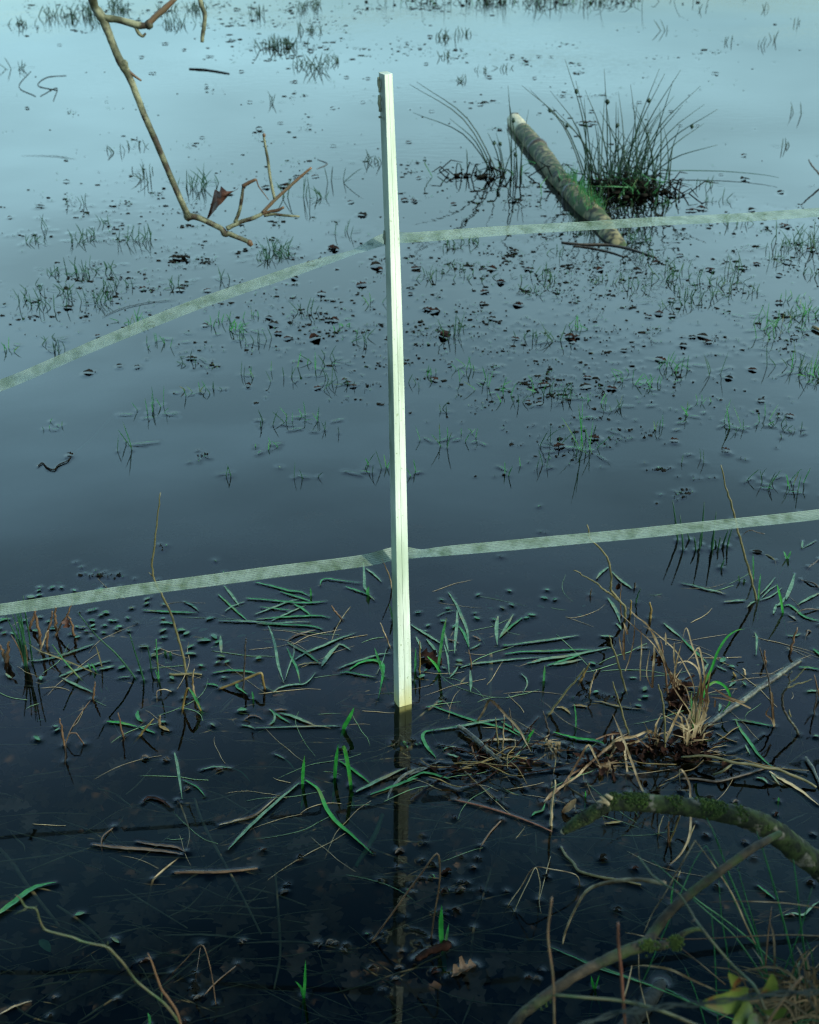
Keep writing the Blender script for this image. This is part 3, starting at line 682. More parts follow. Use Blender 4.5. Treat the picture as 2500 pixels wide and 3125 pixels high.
b = MB(); b.tube(cr(b2('1600,1990 1550,1830 1480,1720 1420,1640 1385,1550 1360,1480 1330,1390 1298,1320', 1.09), 4), [13 * k2, 12 * k2, 11 * k2, 8 * k2, 4 * k2], 8, .12); b.build('side_stem', M['brown'], tw)
for s_ in ('940,1265 948,1215', '315,930 318,905', '395,1110 372,1118', '720,1215 685,1222', '230,915 210,925', '230,930 120,980', '350,1010 322,1012', '1420,1740 1418,1665', '165,825 128,806', '1180,1545 1150,1560'):
    b = MB(); b.tube(b2(s_), [6 * k2, 3 * k2], 6, .1); b.build('bud', M['bstem'], tw)

# ------------------------------------------------------------------ barbed wire
bw = empty('barbed_wire', Q(fp('B3', 1150, 1925), .8), 'dull twisted barbed wire running behind the bramble leaves at the bottom edge', 'barbed wire')
P = cr([Q((1620, 3190), .74)] + [Q(p, .78) for p in pts('B3', '-160,2105 0,2055 150,2050 380,2010 560,2000 850,1965 1150,1925 1300,1910 1568,1900')] + [Q((2800, 3005), .84)], 18)
for ph in (0, math.pi):
    L = []; s = 0
    for i, p in enumerate(P):
        if i: s += (p - P[i - 1]).length
        a = s / .028 * 2 * math.pi / 2 + ph; L.append(p + Vector((0, math.cos(a), math.sin(a))) * .0018)
    b = MB(); b.tube(L, .0012, 6); b.build('strand', M['wire'], bw)
for u, v in ((120, 2052), (1500, 1903)):
    b = MB(); c = Q(fp('B3', u, v), .78)
    b.tube([c + Vector((-.006, -.004, .02)), c + Vector((.003, .002, .004)), c + Vector((-.003, .002, -.004)), c + Vector((.006, -.003, -.02))], .0012, 5); b.build('barb', M['wire'], bw)

# ------------------------------------------------------------------ near rushes, straw and a wet stump in the lower right corner
for i, (s_, wd, mm, lab) in enumerate((
    ('1150,1745 1080,1520 960,1220 850,960 740,660 670,512', 15, 'dkgreen', 'tall dark rush stem passing under the mossy branch toward its middle'),
    ('1395,1810 1320,1480 1220,1100 1130,800 1070,620', 17, 'dkgreen', 'dark rush stem rising behind the tip of the long fork'),
    ('1482,1850 1460,1650 1420,1350 1390,1050 1358,812', 17, 'dkgreen', 'dark rush stem near the right edge, straight under the mossy branch'),
    ('1130,1760 1050,1500 900,1190 800,960 720,820 665,730', 13, 'dkgreen', 'dark rush stem with its top bent over beside the forked branch'),
    ('1360,1840 1100,1560 850,1350 600,1170 420,1010 235,850', 13, 'dkgreen', 'long rush stem leaning far left across the forked branch'),
    ('1115,1775 1000,1600 880,1440 720,1300 560,1160', 15, 'dkgreen', 'dark rush stem leaning left, ending at the long fork'),
    ('855,1760 830,1550 790,1300 768,1010', 12, 'dkgreen', 'upright rush stem in front of the fork, short of the mossy branch'),
    ('1115,1640 1060,1400 980,1130 918,905', 11, 'dkgreen', 'slim rush stem just right of the long fork'),
    ('750,1910 735,1600 708,1260', 10, 'dkgreen', 'thin upright rush stem below the short fork'),
    ('1140,1690 1160,1450 1190,1220', 12, 'brown', 'short dark rush with a brown tip standing among the near rushes'),
    ('1240,1890 1310,1680 1430,1370 1512,1065', 12, 'dkgreen', 'dark rush stem leaning right near the right edge'),
    ('665,2170 580,1900 498,1708', 12, 'dkgreen', 'short rush stem left of the bramble leaves'),
    ('900,2125 560,1990 300,1880 0,1765 -330,1640', 11, 'green', 'long green rush lying across the bottom right corner'),
    ('500,1030 560,890 610,800 665,730', 8, 'dkgreen', 'broken rush top hanging down beside the forked branch'),
    ('820,1842 640,1690 540,1610 440,1530', 10, 'tan', 'tan stem leaning left below the short fork'),
    ('1060,1520 990,1380 880,1130 720,880 580,692', 13, 'tan', 'bent tan stalk crossing behind the long fork'),
    ('580,692 470,880 330,1130 240,1270 170,1430', 10, 'tan', 'tan stalk hanging down from a bend beside the long fork'),
    ('1568,1228 1300,1192 1000,1178 680,1182', 8, 'tan', 'thin tan straw lying level across the near rushes'),
    ('1600,1455 1300,1445 900,1462 600,1477 300,1474 20,1425', 10, 'tan', 'long level tan straw crossing in front of the short fork'),
    ('755,1892 550,1800 380,1720 200,1690 75,1690', 22, 'tan', 'broad bent straw arching left of the bramble leaves'),
    ('0,1970 40,1850 75,1690', 14, 'tan', 'drooping end of a broad straw at the bottom edge'),
    ('215,2170 180,2000 135,1800 128,1560', 9, 'tan', 'upright tan stalk rising beside the wet stump'),
    ('1420,1860 1360,1780 1300,1730 1290,1900', 12, 'tan', 'folded tan stalk in the straw of the right corner'),
    ('1470,1850 1520,1740 1580,1660', 12, 'tan', 'tan stalk leaning right at the corner'))):
    P2 = pts('B3', s_); Yb = 1.22 if mm == 'dkgreen' else 1.16; Yb += .02 * (i % 4)
    P = [Q(p, Yb + .012 * j) for j, p in enumerate(P2)]; b = MB(); kk = pxm(P[0]) / 2.613
    C = cr(P, 4)
    if mm == 'dkgreen': C = [C[0] + (C[0] - C[4]).normalized() * .15] + C
    if wd > 20: b.blade(C, wd * kk)
    else: b.tube(C, [wd * kk * .52, wd * kk * .5, wd * kk * .42, wd * kk * .2], 7)
    tag(b.build('rush' if mm in ('dkgreen', 'green') else 'dead_stalk', M['nearrush' if mm == 'dkgreen' else mm], origin=P[0]), lab, 'rush' if mm in ('dkgreen', 'green') else 'stalk')
tu = empty('straw_tussock', Q((2445, 3110), 1.2), 'tussock of matted dead straw with green shoots in the bottom right corner', 'tussock')
b = MB(); b_g = MB()
for i in range(420):
    q = (rnd.gauss(2480, 65), rnd.gauss(3135, 40)); c = Q(q, 1.18 + rnd.gauss(0, .05)); a = rnd.gauss(.0, .9); L = rnd.uniform(.03, .13)
    d = Vector((math.sin(a), rnd.gauss(0, .5), abs(math.cos(a)) * .8)).normalized()
    e = c + d * L; m_ = c.lerp(e, .55) + Vector((0, 0, .015))
    (b if i % 6 else b_g).blade(cr([c, m_, e + Vector((d.x * .02, 0, -.02))], 3), rnd.uniform(.002, .0045))
b.build('dead_blades', M['shadestraw'], tu); b_g.build('green_blades', M['dkgreen'], tu)
b = MB()
for i in range(60): b.lump(Q((rnd.gauss(2490, 60), rnd.gauss(3170, 30)), 1.2), .02, .02, .015, i)
b.build('matted_base', M['soil'], tu)
b = MB(); P = [W(p, z) for p, z in zip(pts('B3', '335,1815 305,1850 255,1915 215,1975 150,2050 60,2150 -40,2260'), (-.025, .0, .012, .018, .022, .022, .02))]; kk = pxm(P[0]) / 2.613
b.tube(cr(P, 5), [30 * kk, 46 * kk, 52 * kk, 58 * kk, 62 * kk, 62 * kk], 13, .07); tag(b.build('sunken_branch', M['wetstump'], origin=P[1]), 'wet black broken branch end poking out of the water at the bottom edge', 'branch')
men_line(cr(P[1:], 3), 50 * kk, .003, .006)
for s_, wd, mm, lab in (('610,1135 605,950 592,850 583,750 600,605', 10, 'budtwig', 'near orange brown twig standing upright left of the forked branch'), ('900,1030 890,900 880,800 878,712', 13, 'redtwig', 'near reddish bud twig standing in front of the forked branch'),
                    ('1320,1190 1200,1140 1050,1080 900,1042 750,1028 600,1015', 16, 'bstem', 'near green stem slanting across the bottom edge'),):
    P2 = pts('C8', s_); P = [Q(p, .95) for p in P2]; kk = pxm(P[0]) / 1.38; b = MB(); b.tube(cr([P[0] + (P[0] - P[1]) * 1.5] + P, 4), [wd * kk * .5, wd * kk * .5, wd * kk * .4], 7, .08)
    tag(b.build('twig', M[mm], origin=P[0]), lab, 'twig')
b = MB(); P = [Q(p, Y) for p, Y in zip(pts('C8', '645,800 655,755 690,670 750,575 850,540 960,530 1075,545'), (1.32, 1.32, 1.3, 1.28, 1.24, 1.2, 1.16))]; b.tube(cr(P, 5), [.0012, .0018, .0022, .003, .0034], 6); tag(b.build('dead_reed', M['tan'], origin=P[0]), 'pale bent reed arching left from the forked branch', 'reed')
# ------------------------------------------------------------------ things standing in the near water, each traced from its own base
S('twig', 'C5', '785,766 760,650 735,560 715,500 685,440 655,385 640,310 655,200 665,100 676,5', 8, 'olive', 'long thin olive twig standing in the water, crossing the lower tape at left')
FL('twig', 'C5', '713,768 735,771 785,768 820,767 850,771', 8, 'olive', 'short curved twig floating at the foot of the long olive twig', tube=True, z=.002)
S('twig', 'C5', '655,386 645,362 628,340', 4, 'olive', 'tiny side twig beside the long olive twig just above the tape', Y=W(fp('C5', 785, 766)).y)
S('twig', 'C6', '1462,456 1440,370 1410,260 1385,170 1365,90 1340,0 C4: 1330,1010 1312,922', 8, 'olive', 'long olive twig standing at the right, crossing the lower tape')
S('twig', 'C6', '1540,291 1515,272 1490,265 1430,250 1405,222 1387,190', 7, 'olive', 'bent side twig dipping to the water from the long right twig', mode='A')
S('twig', 'C6', '1495,178 1470,174 1440,163 1415,172 1398,186', 4, 'twig', 'small forked twig just under the lower tape at right', Y=W(fp('C6', 1462, 456)).y)
S('twig', 'E5', '1012,770 1020,640 975,580 930,530 880,460 835,395 845,280 830,140 785,0 C6: 790,225 765,205 748,140', 9, 'olive', 'forked olive twig bending up from the straw to the lower tape')
S('twig', 'E5', '930,540 860,480 800,440 740,400 680,340 600,290 540,255 490,235 430,185 372,165', 7, 'olive', 'slender twig branching left over open water from the forked olive twig', Y=W(fp('E5', 1012, 770)).y)
S('stalk', 'E5', '975,740 960,620 955,500 965,400 970,330', 4, 'brown', 'dead stem with a curled seed head beside the forked olive twig')
b = MB(); c = Q(fp('E5', 935, 375), W(fp('E5', 975, 740)).y); b.leaf(c + Vector((0, 0, .012)), (-.15, .1, -1), .022, .011, up=(0, -1, .2), curl=.8); tag(b.build('withered_leaf', M['wetleaf'], origin=c), 'curled dark withered leaf on the dead stem by the forked twig', 'leaf')
for a in (
    ('E8', '1466,995 1440,930 1400,860 1310,740 1275,650 1268,560 1268,470 1330,390 1358,330 1345,270 1380,190', 9, 'lichen', 'pale grey branched twig standing right of the lichen stick'),
    ('E8', '1165,892 1140,720 1115,560 1110,430 1095,310 1065,190 1010,10 E6: 980,1340', 6, 'twig', 'tall dark bare twig standing where the lichen stick leaves the straw'),
    ('E8', '1660,745 1672,660 1690,560 1697,425', 6, 'twig', 'short dark twig standing at the right edge below the lichen stick'),
    ('E8', '1740,560 1700,400 1665,245', 6, 'brown', 'dark twig leaning left at the right edge'),
    ('E7', '1062,560 1000,380 950,200 880,0 E5: 868,1560', 7, 'olive', 'long straight twig leaning left out of the arching straw'),
    ('E5', '1030,1680 960,1430 900,1240 850,1100 825,980', 7, 'olive', 'straight twig leaning left in the open water left of the tussock'),
    ('E7', '1522,760 1518,560 1510,400 1490,150 1440,-30 E5: 1430,1600', 7, 'olive', 'upright dark twig in the middle of the straw tussock'),
    ('E5', '1575,1870 1545,1600 1500,1300 1480,1150 1465,1040', 7, 'brown', 'brown twig rising through the back of the straw tussock'),
    ('E5', '1335,765 1345,680 1333,565', 10, 'ochre', 'short ochre stub behind the straw tussock'),
    ('E5', '1085,720 1092,630 1093,535', 8, 'ochre', 'thin ochre stub just right of the forked olive twig'),
    ('E5', '70,1968 150,1850 290,1670 400,1540 510,1388', 9, 'olive', 'reed leaning right in the open water right of the post'),
    ('E5', '455,1550 500,1470 575,1330', 11, 'ochre', 'ochre broken reed beside the leaning reed right of the post'),
    ('E5', '570,1715 590,1600 620,1500 655,1412', 7, 'tan', 'tan stalk standing just right of the ochre broken reed'),
    ('E5', '1155,575 1180,480 1210,395', 5, 'dkgreen', 'thin dark blade right of the forked olive twig'),
    ('E5', '1140,385 1142,355 1147,322', 7, 'twig', 'tiny dark stub at the end of a floating blade under the lower tape'),
    ('E5', '580,480 585,440 595,392', 5, 'twig', 'tiny dark twig alone in open water left of the forked twig'),
    ('E6', '1360,1385 1390,1270 1455,1088', 10, 'brown', 'brown reed stub standing behind the upper end of the lichen stick'),
    ('E6', '1052,1535 1042,1450 1040,1375', 9, 'brown', 'brown stub standing in a dark leaf above the lichen stick'),
    ('E6', '792,1680 790,1650 772,1600', 8, 'tan', 'small tan stub left of the lichen stick'),
    ('E6', '668,1700 655,1670 650,1648', 9, 'ochre', 'tiny ochre stub left of the lichen stick'),
    ('E1', '80,1115 95,980 112,848', 14, 'brown', 'thick brown stalk stub at the left edge'),
    ('E1', '72,1090 35,990 -5,890', 12, 'brown', 'brown stalk leaning left off the left edge'),
    ('E1', '515,905 490,780 465,620 450,500 440,440', 11, 'brown', 'upright brown stalk under the lower tape at far left'),
    ('E1', '368,695 400,600 425,540 450,470', 10, 'brown', 'brown stalk leaning right under the lower tape at far left'),
    ('E1', '582,925 600,760 605,690 640,600 665,470', 9, 'brown', 'crooked brown stalk right of the upright one at far left'),
    ('E1', '712,735 700,640 690,560 700,445 695,400', 10, 'brown', 'reddish brown stalk behind the withered leaf'),
    ('E1', '700,775 780,620 850,500 880,430 920,330', 7, 'brown', 'thin brown stalk leaning right behind the withered leaf'),
    ('E1', '505,970 545,860 600,715', 7, 'tan', 'thin tan stalk between the brown stalks at far left'),
    ('E1', '945,780 905,660 880,570 850,540', 9, 'brown', 'brown leaf stalk holding up a withered leaf'),
    ('E1', '1172,1578 1180,1460 1189,1358', 8, 'brown', 'short brown stub alone in the water at left'),
    ('E1', '805,2160 785,2000 760,1880 745,1818', 8, 'brown', 'brown twig standing in the lower left water'),
    ('E1', '1550,2045 1520,1930 1485,1745', 7, 'brown', 'brown twig leaning left behind a bright floating blade'),
    ('E2', '1330,1470 1335,1250 1345,1050 1355,880 1356,808', 6, 'twig', 'slim dark twig standing upright beside the bent ochre reed'),
    ('E2', '725,1565 700,1450 690,1330 705,1200', 8, 'tan', 'tan stalk at the back of the folded reed'),
    ('E2', '28,2032 110,1930 195,1822', 9, 'ochre', 'small ochre stub leaning right in the lower left water'),
    ('E2', '268,1900 275,1840 287,1775', 12, 'tan', 'short pale stub beside a floating dead leaf'),
    ('E3', '1085,782 1010,690 950,608', 7, 'brown', 'thin brown stub left of the post among green blades'),
    ('E3', '1682,1118 1620,960 1565,822', 5, 'tan', 'thin tan straw standing close left of the post'),
    ('E3', '1715,400 1690,280 1640,140 1575,5', 5, 'tan', 'thin tan stalk crossing the lower tape close to the post'),
    ('E4', '130,1045 128,850 126,640', 6, 'ochre', 'thin ochre stalk just right of the post by the brown leaf'),
    ('E4', '778,965 765,880 742,750', 5, 'brown', 'thin brown stalk in the fan of green blades right of the post'),
    ('E4', '1110,1925 1090,1750 1073,1602', 6, 'olive', 'thin upright stalk behind the tan reed right of the post'),
    ('E4', '1302,1772 1270,1600 1250,1478', 6, 'twig', 'thin dark stalk behind the folded tan reed'),
    ('E4', '1745,1780 1710,1650 1678,1520', 7, 'twig', 'dark twig leaning left behind the arching straw'),
    ('E4', '1170,2010 1175,1800 1190,1570', 6, 'tan', 'upright tan straw in front of the crossed green blades'),
    ('C8', '595,305 600,220 615,112', 10, 'sub', 'grey green reed stub left of the mossy tip'),
    ('C8', '1090,372 1090,330 1092,285', 8, 'brown', 'dark brown stub under the mossy branch'),
    ('C8', '1096,372 1120,310 1140,258', 7, 'ochre', 'ochre blade leaning right under the mossy branch'),
    ('C8', '1048,335 1055,300 1070,262', 5, 'sub', 'pale thin stub under the mossy branch'),
    ('C7', '275,35 277,-60', 5, 'twig', 'dark twig stub in the dark water at left')):
    S(a[0] == 'E4' and 'stalk' or ('twig' if a[3] in ('twig', 'olive', 'lichen') else 'stalk'), a[0], a[1], a[2], a[3], a[4])
for s_, lab in (('1340,352 1385,320 1450,270 1500,210 1550,160', 'upper side twig of the pale grey branched twig'), ('1320,406 1380,390 1450,355 1530,340 1635,298', 'right side twig of the pale grey branched twig'), ('1372,770 1355,720 1348,680', 'dark spur low on the pale grey branched twig')):
    S('twig', 'E8', s_, 6, 'olive', lab, Y=W(fp('E8', 1466, 995)).y + .01)
b = MB(); c = Q(fp('E1', 845, 600), W(fp('E1', 945, 780)).y - .005)
b.leaf(c + Vector((.0, 0, .012)), (.1, -.2, -1), .028, .026, up=(0, -1, .3), lobes=2, curl=.7, bend=.2); tag(b.build('withered_leaf', M['rust'], origin=c), 'crumpled rusty withered leaf held above the water at far left', 'leaf')
for a in (   # arches: both ends in the water
    ('reed', 'E2', '1035,1442 1150,1400 1300,1340 1430,1288 1545,1248 1570,1330 1598,1455', 11, 'ochre', 'bent ochre reed forming a wide arch in the left water'),
    ('reed', 'E2', '562,1705 590,1560 625,1440 660,1470 720,1560 795,1722', 10, 'ochre', 'folded ochre reed standing as a narrow arch in the left water'),
    ('reed', 'E2', '242,1565 243,1480 290,1458 350,1453 428,1482', 4, 'tan', 'thin tan straw arching over the water at left'),
    ('reed', 'E1', '820,2140 870,2012 930,2000 960,2005 1000,2060 1058,2145', 5, 'brown', 'thin brown stem arching in the lower left water'),
    ('reed', 'E1', '820,2120 900,1930 1050,1700 1145,1580', 4, 'brown', 'hair thin brown stem leaning far over at left'),
    ('reed', 'E4', '845,1655 930,1520 1015,1383 1200,1560 1370,1740 1460,1910 1535,2045', 8, 'tan', 'tan reed folded to a tall point right of the post'),
    ('reed', 'E4', '840,2140 800,2040 780,1940 800,1920 850,1905', 8, 'brown', 'kinked brown reed beside the lichen stump stick'),
    ('reed', 'P', '1138,2868 1193,2793 1240,2727 1290,2660 1334,2605 1343,2660 1338,2720 1326,2790 1316,2866', 8, 'brown', 'brown reed folded into a tall arch near the post reflection'),
    ('reed', 'C8', '415,640 430,615 470,560 522,482 600,487 700,510 718,558', 5, 'tan', 'thin pale reed bent over in the near water right of the green shoot'),
    ('reed', 'C8', '440,668 470,600 500,540 530,480 545,520 550,560 542,618', 4, 'sub', 'hair thin reed folded beside the thin pale reed'),
    ('reed', 'B2', '2085,1420 1900,1570 1780,1700', 6, 'brown', 'submerged looking brown reed lying left of the folded one'),
    ('reed', 'B2', '1230,1400 1280,1375 1310,1385', 8, 'wetleaf', 'small dark curled leaf edge near the bare bramble shoot'),
    ('reed', 'C7', '725,925 780,870 846,805 875,860 895,950 910,1060', 5, 'brown', 'thin brown reed folded to a point in the near dark water'),
    ('reed', 'C7', '825,935 835,880 846,805', 4, 'brown', 'short leg of the thin folded reed'),
    ('reed', 'C7', '760,210 795,310 830,400 884,505', 9, 'tan', 'pale straw pair leaning in the dark water, longer stalk'),
    ('reed', 'C7', '747,198 775,250 798,335 784,415', 8, 'tan', 'pale straw pair leaning in the dark water, kinked stalk'),
    ('reed', 'C7', '428,392 432,350 480,310', 6, 'brown', 'small broken straw at the left end of the brown raft'),
    ('reed', 'C7', '645,530 700,480 765,430', 8, 'tan', 'short tan reed right of the brown raft'),
    ('reed', 'B3', '370,895 470,790 530,660 545,500 540,340 535,250 490,150 455,135 465,300', 8, 'tan', 'tan reed hanging in a long bend behind the mossy branch'),
    ('reed', 'B3', '440,990 490,860 540,660 580,560', 7, 'ochre', 'ochre reed crossing under the mossy branch'),
    ('reed', 'C8', '270,735 300,630 345,480 375,380 395,240 385,130 350,15', 8, 'tan', 'long tan reed drooping toward the near water left of the mossy tip'),
    ('reed', 'C8', '300,390 340,330 388,280', 8, 'brown', 'brown reed stub joining the long drooping reed')):
    S(a[0], a[1], a[2], a[3], a[4], a[5], mode='A', flat=a[3] >= 8 and a[4] == 'tan')
for a in (   # green shoots and rushes
    ('E3', '1105,2165 1120,2110 1160,2040 1200,1960 1236,1882', 13, 'bright', 'broad bright green shoot left of the sunken post foot'),
    ('C7', '1410,105 1415,30 1425,-40', 11, 'bright', 'upright bright green shoot left of the sunken post foot'),
    ('C7', '1478,135 1468,60 1450,-25 C5: 1440,1085', 12, 'bright', 'wide bright green shoot nearest the sunken post foot'),
    ('C7', '1275,130 1277,70 1283,8', 10, 'bright', 'narrow bright green shoot at the joint of two long floating blades'),
    ('B6', '1340,592 1328,480 1325,300 1336,138', 15, 'bright', 'bright green shoot standing by a dark leaf in the near water'),
    ('B6', '1382,585 1395,480 1417,362', 9, 'green', 'small second green shoot beside the bright near shoot'),
    ('C7', '1280,1032 1284,960 1287,868', 9, 'bright', 'bright yellow green shoot near the bottom edge'),
    ('C7', '1276,1022 1268,985 1244,958', 7, 'bright', 'small bent leaf at the foot of the bottom green shoot'),
    ('C7', '632,1145 630,1110 622,1092', 8, 'green', 'short green shoot cut by the bottom edge'),
    ('C8', '778,990 770,965 765,935', 8, 'bright', 'tiny green shoot between the fork and the near water'),
    ('C8', '782,992 790,960 801,928', 6, 'bright', 'tiny green leaf leaning right by the fork'),
    ('C8', '1103,640 1104,590 1115,535', 6, 'green', 'small green blade behind the long fork'),
    ('E4', '360,972 378,830 410,600 440,450 463,348', 9, 'green', 'tall pointed green blade with a brown tip right of the post'),
    ('E4', '382,1032 340,960 300,910 220,830', 8, 'bright', 'bent bright blade in front of the dark brown leaf'),
    ('E4', '70,1030 75,900 78,722', 7, 'green', 'thin green blade against the right side of the post'),
    ('E4', '1680,1112 1690,1040 1696,938', 6, 'green', 'single upright green blade in open water right of the post'),
    ('E4', '1468,1892 1515,1815 1565,1745', 9, 'bright', 'small bright green leaf behind the arching straw'),
    ('E3', '1613,1510 1550,1310 1520,1220 1490,1135', 7, 'green', 'dark green blade with a brown tip close left of the post'),
    ('E3', '1722,790 1700,690 1675,582', 6, 'dkgreen', 'dark green blade touching the left side of the post'),
    ('E3', '695,490 693,440 688,385', 6, 'green', 'short green blade among the floating grass left of the post'),
    ('E3', '1410,480 1405,420 1418,370', 10, 'green', 'curled green leaf at the joint of blades by the lower tape'),
    ('E6', '1272,910 1245,740 1220,640 1194,538', 8, 'bright', 'upright bright blade at the right among grey floating blades'),
    ('E6', '965,742 975,560 992,408', 6, 'green', 'thin green blade rising beside the long right twig'),
    ('E6', '900,490 900,320 895,162', 5, 'green', 'very thin green blade left of the upright bright blade'),
    ('E6', '1325,232 1350,180 1374,124', 7, 'green', 'right blade of a small pair near the right edge'),
    ('E6', '1322,232 1300,180 1280,128', 6, 'green', 'left blade of a small pair near the right edge'),
    ('E6', '785,525 785,500 793,478', 8, 'dkgreen', 'tiny dark blade left of the long right twig'),
    ('E6', '728,520 720,480 710,432', 5, 'dkgreen', 'tiny thin blade left of the long right twig'),
    ('E5', '0,1560 5,1450 12,1360', 7, 'green', 'short green blade below the fan of floating blades'),
    ('E7', '402,490 400,340 380,190', 5, 'green', 'thin green blade standing left of the arching straw'),
    ('E7', '520,1370 522,1330 520,1285', 5, 'bright', 'tiny green blade above the mossy tip'),
    ('E8', '1215,1832 1216,1800 1214,1778', 7, 'green', 'tiny green blade in the near water above the mossy branch'),
    ('E1', '405,1095 370,800 345,650 320,510 290,280', 6, 'dkgreen', 'tall dark rush right of the rush bunch at far left'),
    ('E1', '335,965 318,880 275,690', 6, 'dkgreen', 'short dark rush behind the rush bunch at far left'),
    ('E1', '1000,1312 880,1180 780,1060 655,890', 6, 'green', 'green rush leaning left over a floating blade'),
    ('E1', '1165,1235 900,1120 650,1025 500,970 300,840', 4, 'olive', 'thin stem leaning far left over the water'),
    ('E1', '1282,1175 1240,1020 1198,898', 4, 'olive', 'thin straight stem standing on a floating blade'),
    ('E1', '1145,1210 1120,1160 1095,1120', 5, 'green', 'tiny leaning blade left of a floating blade tip'),
    ('E1', '1210,1225 1180,1175 1145,1120', 5, 'green', 'second tiny leaning blade near the floating blade tip'),
    ('E1', '1693,1308 1600,1180 1450,1000 1200,770 985,500', 7, 'dkgreen', 'long dark rush leaning left at the middle of the left water'),
    ('C5', '606,796 590,740 570,680 547,600', 6, 'dkgreen', 'rush right of the long leaning rush'),
    ('E2', '170,1195 155,1060 122,900', 5, 'dkgreen', 'thin rush left of the green and orange one'),
    ('E2', '265,1320 250,1100 238,960 232,825', 6, 'green', 'rush with an orange tip among the floating leaves'),
    ('E2', '258,1325 240,1270 222,1215', 5, 'green', 'short blade at the foot of the orange tipped rush'),
    ('E2', '800,1725 740,1590 690,1500 640,1440', 8, 'green', 'green blade leaning into the folded reed'),
    ('E2', '350,1020 348,990 344,960', 7, 'dkgreen', 'tiny dark shoot among the floating leaves'),
    ('E2', '415,1040 412,1010 408,978', 7, 'dkgreen', 'second tiny dark shoot among the floating leaves'),
    ('E2', '1452,1582 1445,1530 1434,1476', 6, 'green', 'tiny green shoot right of the bent ochre reed')):
    rush = 'rush' in a[4]
    S('rush' if rush else 'shoot', a[0], a[1], a[2], a[3], a[4], flat=not rush)
rb = empty('rush_bunch', W(fp('E1', 320, 1165)), 'bunch of dark rushes fanning up under the lower tape at far left', 'rushes')
for i, t in enumerate(('60,500', '150,490', '190,440', '205,400', '165,700', '140,770', '255,640', '290,830', '225,330')):
    P = stem3(pts('E1', '%d,%d %s' % (320 + rnd.uniform(-18, 18), 1160 + rnd.uniform(-25, 10), t))); P.insert(1, P[0].lerp(P[1], .5) + Vector((.004, 0, .004)))
    b = MB(); b.tube(below(cr(P, 4), .06), [.0022, .0026, .002, .0007], 5); b.build('stem', M['dkgreen' if i not in (5, 7) else 'brown'], rb); men(P[0], .003, .0025, .006)
rs = empty('rush_bunch', W(fp('C6', 1225, 235)), 'row of short dark rush stubs right of the middle, crossing the lower tape', 'rushes')
for s_ in ('1130,208 1120,120 1108,35', '1152,248 1148,180 1139,98', '1228,225 1235,130 1241,45', '1222,240 1225,200 1230,165', '1275,248 1283,160 1292,85', '1272,240 1275,200 1280,170', '1300,240 1305,215 1310,190', '1320,225 1330,195 1343,158', '1338,232 1348,190 1360,150', '1312,322 1320,300 1328,285', '1206,248 1203,215 1197,188', '1180,205 1175,190 1170,170', '1291,235 1290,215 1287,200'):
    P = stem3(pts('C6', s_)); b = MB(); b.tube(below(cr(P, 3), .06), [.0026, .0028, .0022, .0008], 5); b.build('stem', M['dkgreen'], rs); men(P[0], .003, .003, .006)

# ------------------------------------------------------------------ straw tussock with its long green sedge blades
ts = empty('sedge_tussock', W(fp('E8', 150, 1000)), 'tangled tussock of dead tan sedge with long green blades', 'tussock')
def tb(c, s, wpx, m, nm='dead_blade', Y=None, flat=True, wet=True):
    P2 = pts(c, s); P = arch3(P2, Y[0], Y[1]) if Y else arch3(P2)
    q = wpx * .66 * pxm(P[0]); b = MB()
    C = cr(P, 5)
    if flat: b.blade(C, q * 1.1, root=.8, fold=.35)
    else: b.tube(C, [q * .5, q * .5, q * .4], 6)
    b.build(nm, M[m], ts)
    for p in (P[0], P[-1]):
        if p.z < .01: men(p, q * .5, .0025, .006)
YA = W(fp('E8', 150, 1000)).y; YB = W(fp('E7', 1400, 740)).y
for a in (('E8', '160,1020 150,800 E6: 210,1900 300,1760 380,1590 450,1400 560,1220 680,1130 795,1103', 11, 'bright', YA, YA + .05), ('E8', '200,900 250,600 300,420 360,360 440,332 540,385 600,480 605,580 560,660 480,742', 11, 'bright', YA, W(fp('E8', 480, 742)).y),
          ('E8', '150,880 125,600 128,450', 8, 'green', YA, YA), ('E8', '160,900 230,560 285,330 330,200', 9, 'ochre', YA, YA)):
    tb(a[0], a[1], a[2], a[3], 'green_blade', (a[4], a[5]))
